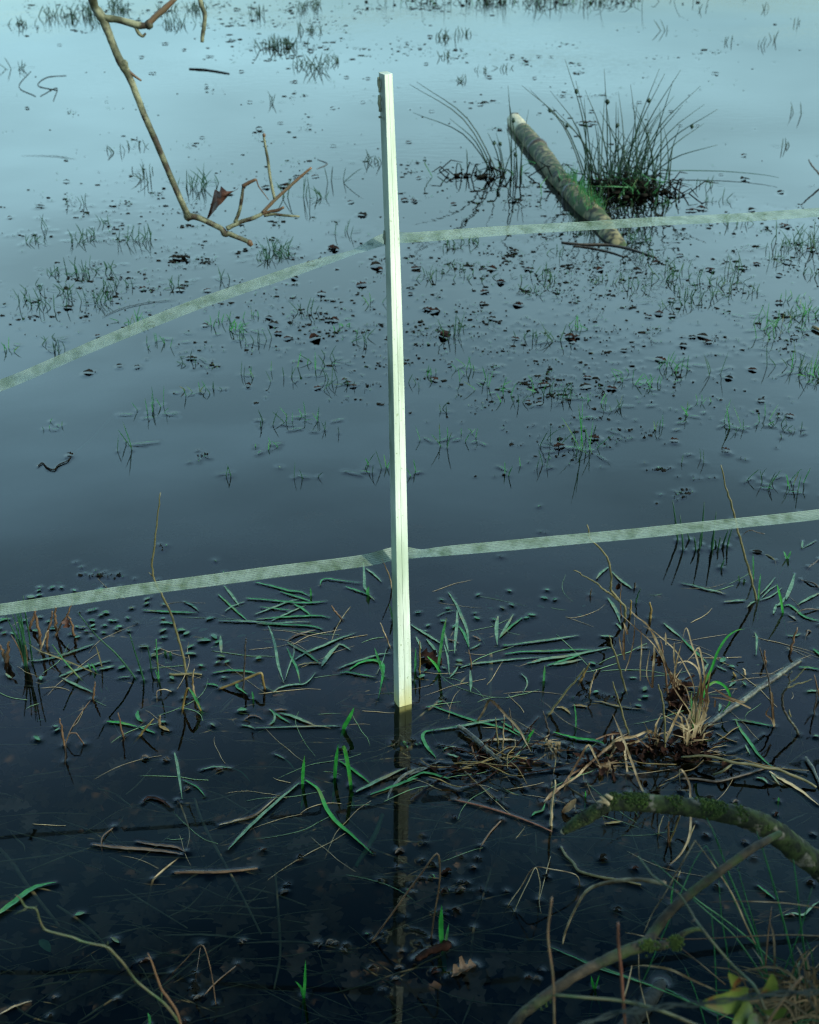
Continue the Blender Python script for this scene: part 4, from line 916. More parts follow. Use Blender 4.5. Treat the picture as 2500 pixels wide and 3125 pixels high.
for s_, wd in (('20,1230 60,1000 140,800 200,500 240,290', 12), ('0,1200 30,1050 70,850 150,620 170,420', 10), ('180,900 210,650 250,420 E6: 240,1700 200,1500 130,1300 60,1090 0,1290', 7), ('200,880 240,700 260,500 E6: 290,1720 240,1400 205,1345 150,1420 20,1560', 7), ('190,860 230,600 E6: 240,1750 200,1600 100,1520 20,1515 -40,1580', 7),
               ('230,860 290,700 320,560 300,420 270,300', 9), ('170,900 175,650 E6: 150,1800 60,1600 -30,1440 -120,1330 E5: 1450,990 1250,820 1050,630', 5), ('160,900 120,650 E6: 60,1850 -20,1780 E5: 1560,1400 1380,1100 1130,870 850,610', 5), ('130,900 100,700 E5: 1640,1650 1500,1250 1420,1090 1300,850 1150,740 1050,620', 6),
               ('E5: 1700,1660 1600,1500 1480,1250 1430,1090 1350,930 1240,860', 8), ('E5: 1360,1640 1370,1400 1385,1220 1380,1090', 10), ('E5: 1210,1550 1210,1360 1225,1150 1215,840', 6), ('E5: 1020,1430 1080,1250 1130,1000 1140,740', 5), ('E5: 1350,1640 1290,1480 1300,1330 1330,1160', 5), ('E5: 1720,1310 1650,1350 1640,1500 1600,1680', 6), ('E5: 1500,1700 1620,1500 1680,1250 1725,1080', 7), ('E5: 1640,1350 1630,1200 1635,1065', 8), ('E5: 1530,1100 1527,1000 1525,940', 7), ('E5: 990,1230 960,1100 940,980', 6), ('E5: 1010,1290 1000,1080 1010,850', 9), ('E5: 1050,970 1030,900 1000,820', 10),
               ('250,850 300,650 310,500 340,350 370,180', 8), ('100,760 190,560 260,480', 6), ('870,665 720,590 540,500 380,400', 8), ('660,585 540,545 350,520', 8), ('800,590 640,540 500,470 430,420', 6), ('240,530 275,545 300,585 305,615', 8), ('415,650 420,600 420,545', 8), ('1160,890 1130,800 1060,735 1110,640', 7), ('1165,880 1145,700 1135,500 1110,440', 9)):
    tb('E8', s_, wd, 'tan', Y=(YA, YA - .02) if s_.split()[-1].split(',')[1] < '3' and 'E' in s_ else (YA, YA))
for s_, wd, mm in (('0,1440 100,1310 290,1190 420,1100 520,990 700,830 900,640 1060,565', 12, 'tan'), ('600,920 780,760 960,640 1150,600 1330,530 1400,620', 12, 'tan'), ('650,850 900,720 1100,690 1250,630 1330,550 1380,640', 10, 'tan'),
                  ('1255,1320 1190,1170 1100,920 1000,650 930,480 860,320', 10, 'tan'), ('300,1180 350,1050 440,900 555,712 640,850 700,960 735,1010', 9, 'tan'), ('1065,1320 1020,1100 1010,900 1035,670', 8, 'ochre'), ('1050,1085 1010,760 980,570', 10, 'tan'), ('515,1195 500,1000 500,790', 11, 'brown'),
                  ('95,1745 110,1500 140,1300 150,1150', 13, 'sub'), ('145,1440 270,1240 350,1050', 9, 'tan'), ('275,1225 350,1280 440,1330 520,1400 590,1465', 12, 'tan'), ('80,1590 55,1420 28,1250', 7, 'brown'), ('800,955 840,850 890,750 1000,600', 11, 'tan'), ('885,1105 850,1030 820,970 700,860', 8, 'tan'),
                  ('1150,605 1290,720 1380,790 1420,830', 7, 'brown'), ('1525,650 1570,560 1620,450 1680,320 1740,200', 11, 'tan'), ('650,640 750,600 850,575 980,570', 7, 'brown'), ('95,1745 160,1730 280,1715', 8, 'tan'), ('400,1560 395,1450 405,1390', 9, 'tan'), ('870,700 860,640 860,565', 8, 'tan'), ('1280,820 1290,720 1300,640', 6, 'tan'),
                  ('100,1000 60,960 0,940', 7, 'tan'), ('10,1440 120,1330 250,1200 330,1090 480,1000 620,900', 10, 'brown'), ('560,960 720,800 840,700 980,620 1080,590', 8, 'brown'), ('185,940 130,830 50,700 0,600', 7, 'tan')):
    P2 = pts('E7', s_); tb('E7', s_, wd, mm, Y=(min(W(P2[0]).y, YB), max(min(W(P2[-1]).y, YB + .03), YB - .18)))
b = MB()
P = [Q(p, W(fp('E7', 230, 1560)).y) for p in pts('E7', '225,1565 280,1480 350,1400 405,1385')]; b.leaf(P[0], P[-1] - P[0], (P[-1] - P[0]).length, 38 * pxm(P[0]) / 1.6, up=(0, -1, .3), curl=.5); b.build('broad_dead_leaf', M['tan'], ts)
b = MB()
for cx, cy, n, sx_, sy_, hh in (('E7', (1400, 745), 9, 9, 5, .075), ('E8', (170, 1000), 12, 14, 16, .11), ('E8', (60, 1120), 16, 16, 10, .08), ('E7', (760, 1010), 16, 18, 6, .02), ('E7', (120, 760), 18, 25, 8, .02), ('E5', (1690, 1700), 6, 14, 8, .07)):
    for i in range(n):
        q = fp(cx, *cy); q = (q[0] + rnd.gauss(0, sx_), q[1] + rnd.gauss(0, sy_)); c = W(q); a = rnd.gauss(0, .5)
        t = c + Vector((math.sin(a) * hh * rnd.random(), rnd.gauss(0, .02), hh * rnd.uniform(.3, 1.1)))
        b.blade([c - Vector((0, 0, .03)), c.lerp(t, .6), t + Vector((rnd.gauss(0, .025), 0, -.006))], rnd.uniform(.0025, .0055)); men(c, .003, .003, .006)
b.build('matted_straw', M['tan'], ts)
b = MB()
for i in range(260):
    cx, cy, sx_, sy_ = rnd.choice((('E7', (1400, 760), 16, 6), ('E8', (150, 1020), 25, 22), ('E8', (60, 1180), 22, 12), ('E8', (170, 1120), 14, 14), ('E7', (1050, 760), 40, 14), ('E7', (720, 980), 30, 8), ('E5', (1700, 1650), 14, 14), ('E5', (1680, 1850), 18, 10)))
    q = fp(cx, *cy); c = W((q[0] + rnd.gauss(0, sx_), q[1] + rnd.gauss(0, sy_)))
    L = rnd.uniform(.012, .035); b.leaf(c + Vector((0, 0, rnd.uniform(0, .012))), (rnd.gauss(0, 1), rnd.gauss(0, 1), rnd.gauss(0, .35)), L, L * rnd.uniform(.25, .7), up=(rnd.gauss(0, .5), rnd.gauss(0, .5), 1), curl=rnd.uniform(0, .8), n=5, lobes=rnd.choice((0, 2))); men(c, .006, .002, .005)
b.build('rotting_base', M['wetleaf'], ts)
b = MB()
for u, v, a_, L in ((1680, 1620, 1.9, .05), (1440, 1230, 1.4, .035), (1400, 1180, 1.7, .03), (20, 1840, 1.8, .04)):
    c = Q(fp('E5', u, v) if u != 20 else fp('E6', u, v), YA + .03); bb = MB(); bb.leaf(c, (math.cos(a_), .2, -math.sin(a_)), L, L * .6, up=(0, -1, .4), lobes=3, curl=.5); bb.build('dead_leaf', M['wetleaf'], ts)
for nm_, cx, sx_, sy_, n, lab in (('reed_raft', (1520, 2318), 75, 22, 30, 'raft of dark matted reeds round the mottled broken stick right of the post'), ('reed_raft', (1430, 2330), 60, 16, 9, 'thin scatter of dark wet reeds just right of the sunken post foot'), ('reed_raft', (2130, 2290), 95, 28, 18, 'low mat of dark wet straw and twigs below the sedge tussock')):
    e = empty(nm_, W(cx), lab, 'reed raft'); b = MB(); d = MB()
    for i in range(n):
        q = (cx[0] + rnd.gauss(0, sx_), cx[1] + rnd.gauss(0, sy_)); c = W(q, rnd.uniform(.001, .012)); a = rnd.choice((0, math.pi)) + rnd.gauss(.25, .5); L = rnd.uniform(.04, .16); P = [c]
        for k in range(3): a += rnd.gauss(0, .22); P.append(P[-1] + Vector((math.cos(a), math.sin(a), rnd.gauss(0, .16))) * (L / 3))
        (b if i % 2 else d).tube(cr(P, 3), [.0008, .0013, .0011, .0005], 5, .1); men_line(P, .001, .0016, .0032)
        if i % 2:
            L = rnd.uniform(.012, .04); d.leaf(W((cx[0] + rnd.gauss(0, sx_ * .8), cx[1] + rnd.gauss(0, sy_ * .7)), rnd.uniform(.001, .01)), (rnd.gauss(0, 1), rnd.gauss(0, 1), rnd.gauss(0, .3)), L, L * .5, curl=.7, n=5)
    b.build('straws', M['ochre'], e); d.build('wet_leaves', M['wetleaf'], e)
FL('blade', 'E7', '118,550 300,600 420,630 520,642 640,655 700,672 795,715', 11, 'bright', 'long bright green blade floating into the arching straw', z=.005)
for s_, r, lab in (('0,1275 120,1268 250,1258 450,1285 650,1345 850,1365 1050,1410 1200,1425 1350,1490 1550,1570 1690,1655', 9, 'long brown twig lying level just above the water below the tussock'), ('650,1350 600,1390 560,1420 500,1460 400,1495', 8, 'short side twig running left from the long level twig')):
    P2 = pts('E8', s_); P = [W(p, .03 * math.sin(math.pi * min(1, .15 + .8 * i / (len(P2) - 1)))) for i, p in enumerate(P2)]
    b = MB(); q = r * pxm(P[3]); b.tube(cr(P, 4), [q * .35, q * .45, q * .5, q * .5, q * .45], 7, .1); tag(b.build('twig', M['olive'], origin=P[0]), lab, 'twig')
FL('twig', 'E8', '0,1545 200,1550 440,1580 640,1535 880,1470 1050,1415', 8, 'twig', 'dark wet twig floating under the long level twig', tube=True)
FL('reed', 'E8', '1100,1455 1200,1520 1300,1580 1500,1700 1725,1880', 13, 'sub', 'broad grey reed floating toward the right edge above the mossy branch', z=.002)
FL('stick', 'E8', '1555,1275 1600,1345 1640,1400 1680,1490 1740,1620', 10, 'lichen', 'short grey stick at the right edge under the lichen stick', tube=True, z=.008)
FL('stick', 'E8', '1480,70 1390,125 1300,190 1200,265 1100,330 1020,390 950,430 800,550 640,650 480,760 380,840 250,940 140,1040', 19, 'lichen', 'lichen grey stick lying half sunk, running from the tussock to the right', tube=True, z=.001)
FL('stick', 'E4', '615,1708 700,1765 780,1830 860,1900 920,1960 1000,2030 1060,2080 1150,2165', 17, 'lichen', 'mottled broken stick poking out right of the sunken post foot', tube=True, z=.012)
FL('stick', 'B5', '1130,-20 1000,20 900,70 830,130 740,250 700,360', 16, 'lichen', 'lichen crusted stick sloping under the water left of the sunken post', tube=True, z=-.003)
FL('twig', 'B5', '640,520 600,640 560,740 520,820 460,930 380,1040 330,1130', 17, 'subgreen', 'lichen crusted stick end fading into the deep left of the post', z=-.06, tube=True)
FL('stick', 'C7', '735,502 800,499 900,500 1000,493 1085,483', 11, 'brown', 'short dark stick floating in the dark water at left', tube=True, z=.001)
FL('twig', 'C7', '1090,480 1180,465 1270,445 1340,430 1475,398', 8, 'budtwig', 'orange brown twig just under the water right of the short dark stick', tube=True, z=-.012)
FL('twig', 'C8', '190,195 300,220 400,250 500,285 600,328', 7, 'redtwig', 'reddish twig floating toward the mossy tip', tube=True, z=.001)
FL('twig', 'C8', '600,328 680,370 755,428', 7, 'redtwig', 'sunken end of the reddish twig under the mossy tip', tube=True, z=-.02)
FL('twig', 'C8', '638,392 660,430 690,460 712,492 770,512 830,524 900,535 975,552', 9, 'olive', 'dark crooked twig floating behind the long fork', tube=True, z=.003)
FL('twig', 'C4', '690,0 760,8 850,28 900,45', 5, 'twig', 'dark twig floating below the sunken log end', tube=True)
FL('twig', 'C3', '430,300 500,268 560,252 620,240 690,232 755,230', 5, 'debris', 'dark curved straw floating above the upper tape at left', z=.003)
FL('twig', 'C1', '90,655 170,655 240,658 280,665 325,670', 5, 'debris', 'dark straw floating left of the hanging branch', z=.003)
FL('twig', 'C1', '798,290 880,296 965,310', 7, 'debris', 'straight dark stick floating in the far water right of the hanging branch', tube=True)
S('twig', 'C1', '1335,712 1378,690 1338,672', 5, 'twig', 'small dark bent twig in the water right of the hanging branch', mode='A')
for s_, lab in (('225,425 240,370 170,405', 'a'), ('150,405 80,365 130,300', 'b'), ('240,380 160,360 200,325 280,318', 'c')):
    FL('twig', 'C1', s_, 2.2, 'debris', {'a': 'thin curly root floating at the far left, lowest loop', 'b': 'thin kinked root floating at the far left edge', 'c': 'thin looping root floating left of the hanging branch knot'}[lab], tube=True)
FL('twig', 'C3', '160,925 180,915 200,935 228,942 245,925 262,915 285,905 300,885', 4.5, 'debris', 'knobbly dark twig end breaking the surface at left', tube=True, z=.004)
FL('twig', 'C3', '300,885 380,820 440,755 490,695', 9, 'subgreen', 'pale sunken branch running up from the knobbly twig end', z=-.03, tube=True)
S('twig', 'C2', '1760,770 1715,720 1690,690 1680,670', 6, 'twig', 'dark twig poking in from the right edge beside the rushes', dy=0)
S('twig', 'C2', '1730,720 1700,735 1665,748', 5, 'twig', 'small dark twig tip at the right edge below the other', dy=0)
FL('stick', 'C4', '1698,340 1730,355', 11, 'ochre', 'pale cut stick end at the right edge', tube=True, z=.01)
for c, s_, w_, lab in (('E6', '1590,330 1640,300 1725,240', 8, 'upper'), ('E6', '1490,490 1530,505 1640,525 1725,590', 7, 'middle'), ('E6', '1430,910 1540,860 1640,855 1725,865', 7, 'lower'), ('E6', '1560,1200 1580,1120 1640,1150 1725,1060', 8, 'lowest')):
    S('twig', c, s_, w_, 'twig', 'dark knobbly twig reaching in from the right edge, ' + lab + ' of four', mode='A')

# ------------------------------------------------------------------ floating blades
BL = {
 'E3': '0,315 200,360 420,420 560,435 680,490|8|green;310,430 450,475 600,520 720,565|7|green;0,525 250,545 520,570 720,570 905,550|8|green;0,715 200,640 400,565 560,520|7|pale;60,625 250,645 460,670|6|green;480,590 580,640 700,735|9|green;10,780 300,755 600,740 800,735 940,765|8|green;200,800 350,730 500,660 640,600|7|pale;0,815 250,830 450,815 690,810|7|pale;20,835 300,845 600,855 750,875 850,910|8|green;160,860 210,980 250,1130 280,1330 310,1440 355,1570|9|pale;410,1040 500,985 620,945 760,910|7|tan;500,1280 650,1190 850,1110 1050,1020 1250,955|9|pale;400,1070 520,1140 650,1210 750,1290 815,1345|8|green;395,1140 460,1280 520,1400 560,1580|8|green;480,1110 480,1220 430,1350 370,1540|5|pale;1050,1090 950,1190 870,1300 830,1370|14|pale;1030,1085 1110,1110 1190,1165|7|pale;220,1695 300,1640 450,1600 630,1580 760,1440|7|pale;530,1360 620,1335 740,1325 910,1335|6|ochre;1040,1395 1150,1350 1350,1280 1550,1220 1700,1200|7|pale;1180,1410 1300,1330 1430,1295 1540,1310 1600,1370 1590,1520 1540,1770|12|bright;1060,1450 1150,1440 1300,1470 1520,1505|8|green;1130,370 1250,410 1400,465 1500,540|7|green;1350,60 1365,250 1370,380 1430,460|9|pale;1380,140 1480,210 1580,310|7|pale;810,350 830,290 900,270 1050,290 1330,325|6|green;310,1955 450,1990 600,2050 750,2110|11|pale;180,1910 290,1990 430,2075|7|green;200,1920 240,1980 230,2060 180,2100|7|pale;0,2140 500,2125 850,2118 1100,2115|6|pale;240,1918 320,1910 400,1918|7|brown;1640,1150 1590,1320 1510,1480|3|pale',
 'E2': '70,460 300,475 520,485 750,490|8|green;1020,590 1250,595 1500,605 1725,625|7|pale;750,480 1000,510 1200,570 1370,590|4|sub;580,350 680,395 770,470|8|pale;1085,155 1180,270 1270,400|9|pale;1010,260 1120,360 1260,490 1380,590|7|green;1100,470 1190,410 1350,350|6|pale;1040,780 1045,900 1050,1000|10|pale;950,1245 1150,1215 1350,1225 1490,1250|9|green;10,1720 -5,1770 20,1830 70,1855|11|green;30,1710 200,1660 500,1690 760,1730 960,1775|5|subgreen;15,1920 120,1960 220,2000|8|green;1360,310 1500,320 1725,335|7|green;270,1910 330,1940 400,1975|13|ochre;1340,1830 1420,1780 1500,1790 1570,1830|5|brown;1300,1900 1400,1915 1470,1945|6|pale;1650,1700 1710,1760 1715,1830 1650,1890|7|pale;860,1385 950,1390 1010,1410|7|green;1200,1360 1240,1390 1260,1430 1380,1515|10|green',
 'E1': '350,1100 600,1070 850,1000 1050,930 1190,880|9|pale;745,1295 900,1230 1150,1150 1390,1090|11|pale;1245,1200 1340,1180 1440,1155|11|pale;500,1395 620,1345 740,1300|4|subgreen;780,1310 950,1395 1170,1490|9|pale;1340,1855 1500,1870 1725,1920|10|bright;0,1645 150,1630 330,1610|4|sub;110,1110 180,1190 240,1300|5|subgreen;70,1250 110,1290 150,1310|8|pale;0,600 60,570 140,565|8|green;1480,1305 1560,1295 1640,1290|4|pale',
 'E4': '490,35 590,190 650,330 720,500 750,720|10|pale;597,260 595,430 575,620 565,800|10|pale;620,455 690,560 745,720|9|green;820,510 880,590 960,700|5|subgreen;15,435 150,520 280,600 420,690|9|pale;215,620 290,710 350,790|10|pale;440,530 460,640 490,790|7|pale;435,690 480,850 500,1070|6|pale;1110,330 1090,480 1100,690|12|pale;1300,310 1210,470 1125,600|9|pale;1415,350 1270,460 1125,605|8|green;1230,695 1450,665 1725,630 E5: 250,1010 440,980|9|pale;1195,805 1400,775 E5: 0,1180 130,1175 250,1168 380,1160 640,1158|9|green;640,975 780,930 1000,905 1300,870 1700,840|8|pale;1480,920 1600,895 E5: 0,1280 300,1240 600,1180 880,1125|12|pale;760,1010 770,1150 765,1280|9|pale;1400,1050 1460,1110 1475,1190 1420,1300|5|pale;290,1455 550,1550 850,1650 1200,1740 1400,1840|9|green;290,1760 600,1715 900,1660 1220,1605|10|pale;310,1755 200,1780 165,1850 220,1970 280,2040 335,2110|11|green;1150,1650 1300,1740 1470,1850|8|green;610,960 560,1040 500,1100|6|pale;80,590 120,660 150,740|8|pale;470,615 560,640 620,670|6|tan;790,575 850,600 900,630|5|brown;760,740 830,710 900,665|5|pale;350,330 450,280 590,255|3|pale;880,1910 1000,1882 1200,1875 1370,1887|10|tan;430,2000 480,1970 590,1965|6|pale;470,2055 560,2080 640,2110|8|pale',
 'E5': '40,1360 200,1310 350,1260 470,1220|9|green;120,1350 300,1320 490,1280|11|pale;660,270 720,195 820,120|8|pale;850,180 920,250 980,305 1060,360 1110,400|9|pale;800,510 860,590 920,700 960,830|11|pale;905,830 950,870 970,910|8|pale;1500,825 1600,910 1725,1010|9|pale;160,1885 230,1885 290,1920 340,1975|10|ochre;360,1858 470,1862 560,1880|9|ochre;620,1808 730,1815 850,1850 1000,1880 1270,1910|7|ochre;1075,1512 1120,1510 1165,1515|7|pale;710,985 800,990 880,1000|8|pale;1000,535 1150,530 1250,560 1310,600|4|sub;1310,1130 1220,1135 1150,1150|7|lichen;1050,980 1060,1070 1120,1120|3|sub',
 'E6': '0,530 150,560 300,605 450,635 560,670|8|pale;535,765 700,750 810,745|8|pale;1420,410 1380,560 1330,680 1310,740|12|pale;1725,660 1600,720 1450,805|9|pale;1290,815 1350,805 1430,860 1520,940 1640,985 1740,1005|9|green;1260,590 1130,690 970,750|5|pale;1175,460 1080,580 980,680|5|pale;920,1150 945,1230 935,1440|7|pale;0,1220 150,1370 330,1540|9|green;1470,1585 1600,1590 1740,1615|8|green;1650,1355 1690,1385 1740,1440|10|green;1190,560 1100,620 1000,720|5|pale;830,830 880,780 940,755|6|pale;1190,820 1250,780 1310,690|9|pale;1150,915 1170,860 1190,790|8|pale;1330,910 1400,960 1450,1000|9|lichen;600,1830 640,1790 690,1765|8|pale;1330,1190 1430,1190 1500,1160|6|pale;270,1680 300,1600 340,1540|9|pale;1690,0 1510,95|3|pale;1520,0 1515,50 1510,95|6|pale;890,130 960,135 1010,150|16|debris;1570,1890 1640,1880 1725,1885|9|pale',
 'E8': '640,805 750,812 850,830 960,850 1150,885|9|green;680,810 740,930 850,1080 980,1260 1150,1410|10|green;240,1215 380,1200 500,1210|7|tan;940,1530 1020,1545 1080,1600|9|pale;1110,1465 1170,1545 1230,1625|7|pale;300,1780 350,1770 410,1775|10|debris;1320,2090 1450,2030 1600,1970|6|sub;800,1120 830,1180 860,1240|6|pale;440,130 500,160 570,190|6|pale;470,700 485,640 480,600|9|pale',
 'C7': '735,-5 748,50 768,192|9|pale;1262,122 1180,190 1080,280 1010,350 960,405|11|pale;1285,110 1340,150 1375,230 1420,290 1480,340 1570,422|13|bright;1430,30 1490,70 1558,124|9|bright;1500,160 1600,110 1710,58|13|pale;1560,172 1650,140 1725,112 1760,100|10|green;600,205 625,185 670,192 725,228|9|wetleaf;390,382 450,390 530,398 600,402 700,412 770,424|12|brown;575,370 640,382 700,388 745,395 782,414|9|brown;925,300 1000,280 1080,255 1180,168|8|tan;845,68 900,55 950,57 980,60|6|pale;980,60 1020,80 1055,118|5|subgreen;1170,0 1220,40 1250,80|5|subgreen;770,110 830,140 865,180|4|green;690,765 850,762 960,770 1100,785|8|sub;1155,0 1200,20|4|pale;590,880 620,862 635,870|8|brown;-5,1100 60,1065 135,1040|7|tan',
 'C8': '-10,110 60,80 130,95 170,108|9|green;0,90 70,60 130,30|11|lichen;515,262 530,248 560,238 572,205|8|green;820,295 860,290 900,285|9|ochre;595,815 700,860 800,905 1000,970 1100,1000 1300,1110|5|green;545,800 620,835|3|sub;1465,553 1500,580 1540,612|7|green;1580,680 1620,672 1660,678 1700,640 1730,620|8|pale;0,735 40,745 75,760|7|debris',
}
for c, s in BL.items():
    for it in s.split(';'):
        p_, wd, m = it.split('|'); sub_ = m in ('sub', 'subgreen')
        o, P2 = FL('blade', c, p_, float(wd), m, None, z=(-.012 if sub_ else .0028 + rnd.random() * .001))
        what = {'green': 'green floating grass blade', 'pale': 'pale floating grass blade', 'bright': 'bright green floating grass blade', 'tan': 'tan floating straw', 'ochre': 'ochre floating reed leaf', 'brown': 'brown floating reed leaf', 'sub': 'sunken tan straw', 'subgreen': 'sunken green blade', 'debris': 'dark floating leaf strip', 'wetleaf': 'dark wet floating reed leaf', 'lichen': 'grey floating bark strip'}[m]
        size = 'long ' if math.hypot(P2[0][0] - P2[-1][0], P2[0][1] - P2[-1][1]) > 95 else 'short '
        mid = P2[len(P2) // 2]; auto(o, size + what, 'grass blade' if 'blade' in what else 'straw', mid)
o, _ = FL('blade', 'C7', '-30,690 0,668 60,625 110,585 160,558 237,540', 20, 'green', 'broad pale green blade slanting in from the left edge above the bramble shoot', z=.005)
# ------------------------------------------------------------------ small floating and sunken oval leaves
OV = {'E1': '385,290,110 490,270,75 500,545,60 300,590,80 1130,465,75 1190,450,60 1270,520,70 1325,490,90 1035,675,80 965,668,60 900,760,75 970,795,70 1150,590,95 1390,590,75 1490,670,90 1460,700,60 1300,740,60 1145,790,45 1600,555,60 1615,715,55 1650,430,60 1165,650,70 465,2065,120 515,1312,85 165,750,80 860,1140,70 655,175,70 770,172,60 1240,220,110 25,570,80 930,210,60 500,170,60 1180,700,60 1310,650,60 700,1915,60 720,1955,80 1080,720,55 660,690,90 610,600,70 440,720,80 1530,1175,100 1440,590,70 490,208,60 1270,192,70 -10,690,60 50,745,60',
      'E2': '345,615,130 425,625,80 320,715,110 612,745,95 320,800,80 80,915,130 208,1020,100 250,945,95 200,1010,70 665,915,100 665,1005,140 830,838,170 960,788,140 905,562,90 1000,855,75 1045,1040,110 1010,1110,75 1120,1105,70 793,1155,75 1520,1060,80 1310,1715,120 590,1552,80 320,560,60 115,375,80 545,710,110 330,385,50 120,315,80 430,1308,90 25,1215,80 940,1895,90 320,1860,70 1080,1300,60',
      'E4': '110,280,80 400,120,55 480,230,60 845,350,85 1060,370,60 1160,222,70 1280,185,80 1465,345,80 1530,310,110 560,455,90 230,445,60 425,388,80 155,1085,95 385,1400,75 620,940,95 860,60,60 200,515,45 205,1005,60 1205,700,70 625,885,90 240,1470,60 820,290,50 1690,98,90 430,975,50 35,1130,60 1250,8,60',
      'E5': '40,408,60 15,512,50 140,530,60 610,1330,90 655,1690,80 1265,1650,95 1270,1745,90 1185,1860,75 860,1450,0',
      'E6': '785,1790,85 520,1495,110 630,1575,75', 'E8': '1690,1010,70', 'B2': '700,975,85', 'C7': '485,785,50', 'C5': '155,1040,30'}
SUBOV = {'E2': '200,570,130 725,690,120 820,715,130 475,820,70 570,842,90 690,790,100 270,880,90 215,1030,120 1185,960,75 1305,788,120 1130,865,110 1630,862,100 835,1205,95 385,1125,80 960,925,80 1455,745,60 360,780,80 725,880,70 1130,1310,80', 'E1': '740,115,90 1175,140,60 440,1715,60 400,1660,70 510,1840,80 1050,445,50 1480,1090,110', 'E4': '1100,80,80 1630,542,70 1010,235,80 580,110,60 400,1290,80 1640,215,110 965,190,50 60,540,100', 'E5': '500,612,60 455,735,110 1195,1785,70 1010,1775,50 1370,1570,50', 'E6': '950,1560,60', 'C7': '190,810,90'}
for src, z, m, what in ((OV, .0035, 'float', 'green floating oval leaf'), (SUBOV, -.018, 'subgreen', 'sunken dull green oval leaf')):
    for c, s in src.items():
        for it in s.split():
            u, v, L = (float(x) for x in it.split(','))
            if L == 0: continue
            p = fp(c, u, v); C = W(p, z); a = rnd.uniform(-.6, .6) + (math.pi if rnd.random() < .5 else 0); L = L / CROPS[c][2] * pxm(C) * 1.0
            b = MB(); a += rnd.gauss(0, .35); D = Vector((math.cos(a), math.sin(a) * 1.2, rnd.uniform(-.12, .12) if z > 0 else 0)); b.leaf(C - D.normalized() * L * .5 + Vector((0, 0, .0005)), D, L, L * rnd.uniform(.3, .62), curl=rnd.uniform(-.1, .4), n=8, bend=rnd.uniform(-.03, .08))
            if z > 0: men(C, L * .3, .0017, .0034); men(C + D.normalized() * L * .4, .002, .0017, .003); men(C - D.normalized() * L * .4, .002, .0017, .003)
            auto(b.build('floating_leaf' if z > 0 else 'sunken_leaf', M[m], origin=C), ('large ' if L > .034 else 'small ') + what, 'leaf', p)
# the dark brown oak leaf by the post
b = MB(); c = W(fp('E4', 110, 820), .004); b.leaf(c, W(fp('E4', 410, 930), .002) - c, (W(fp('E4', 410, 930)) - c).length, .05, lobes=3, curl=.5, bend=.1); tag(b.build('oak_leaf', M['wetleaf'], origin=c), 'dark red brown oak leaf floating just right of the post', 'leaf'); men(W(fp('E4', 260, 880)), .02, .003, .005)

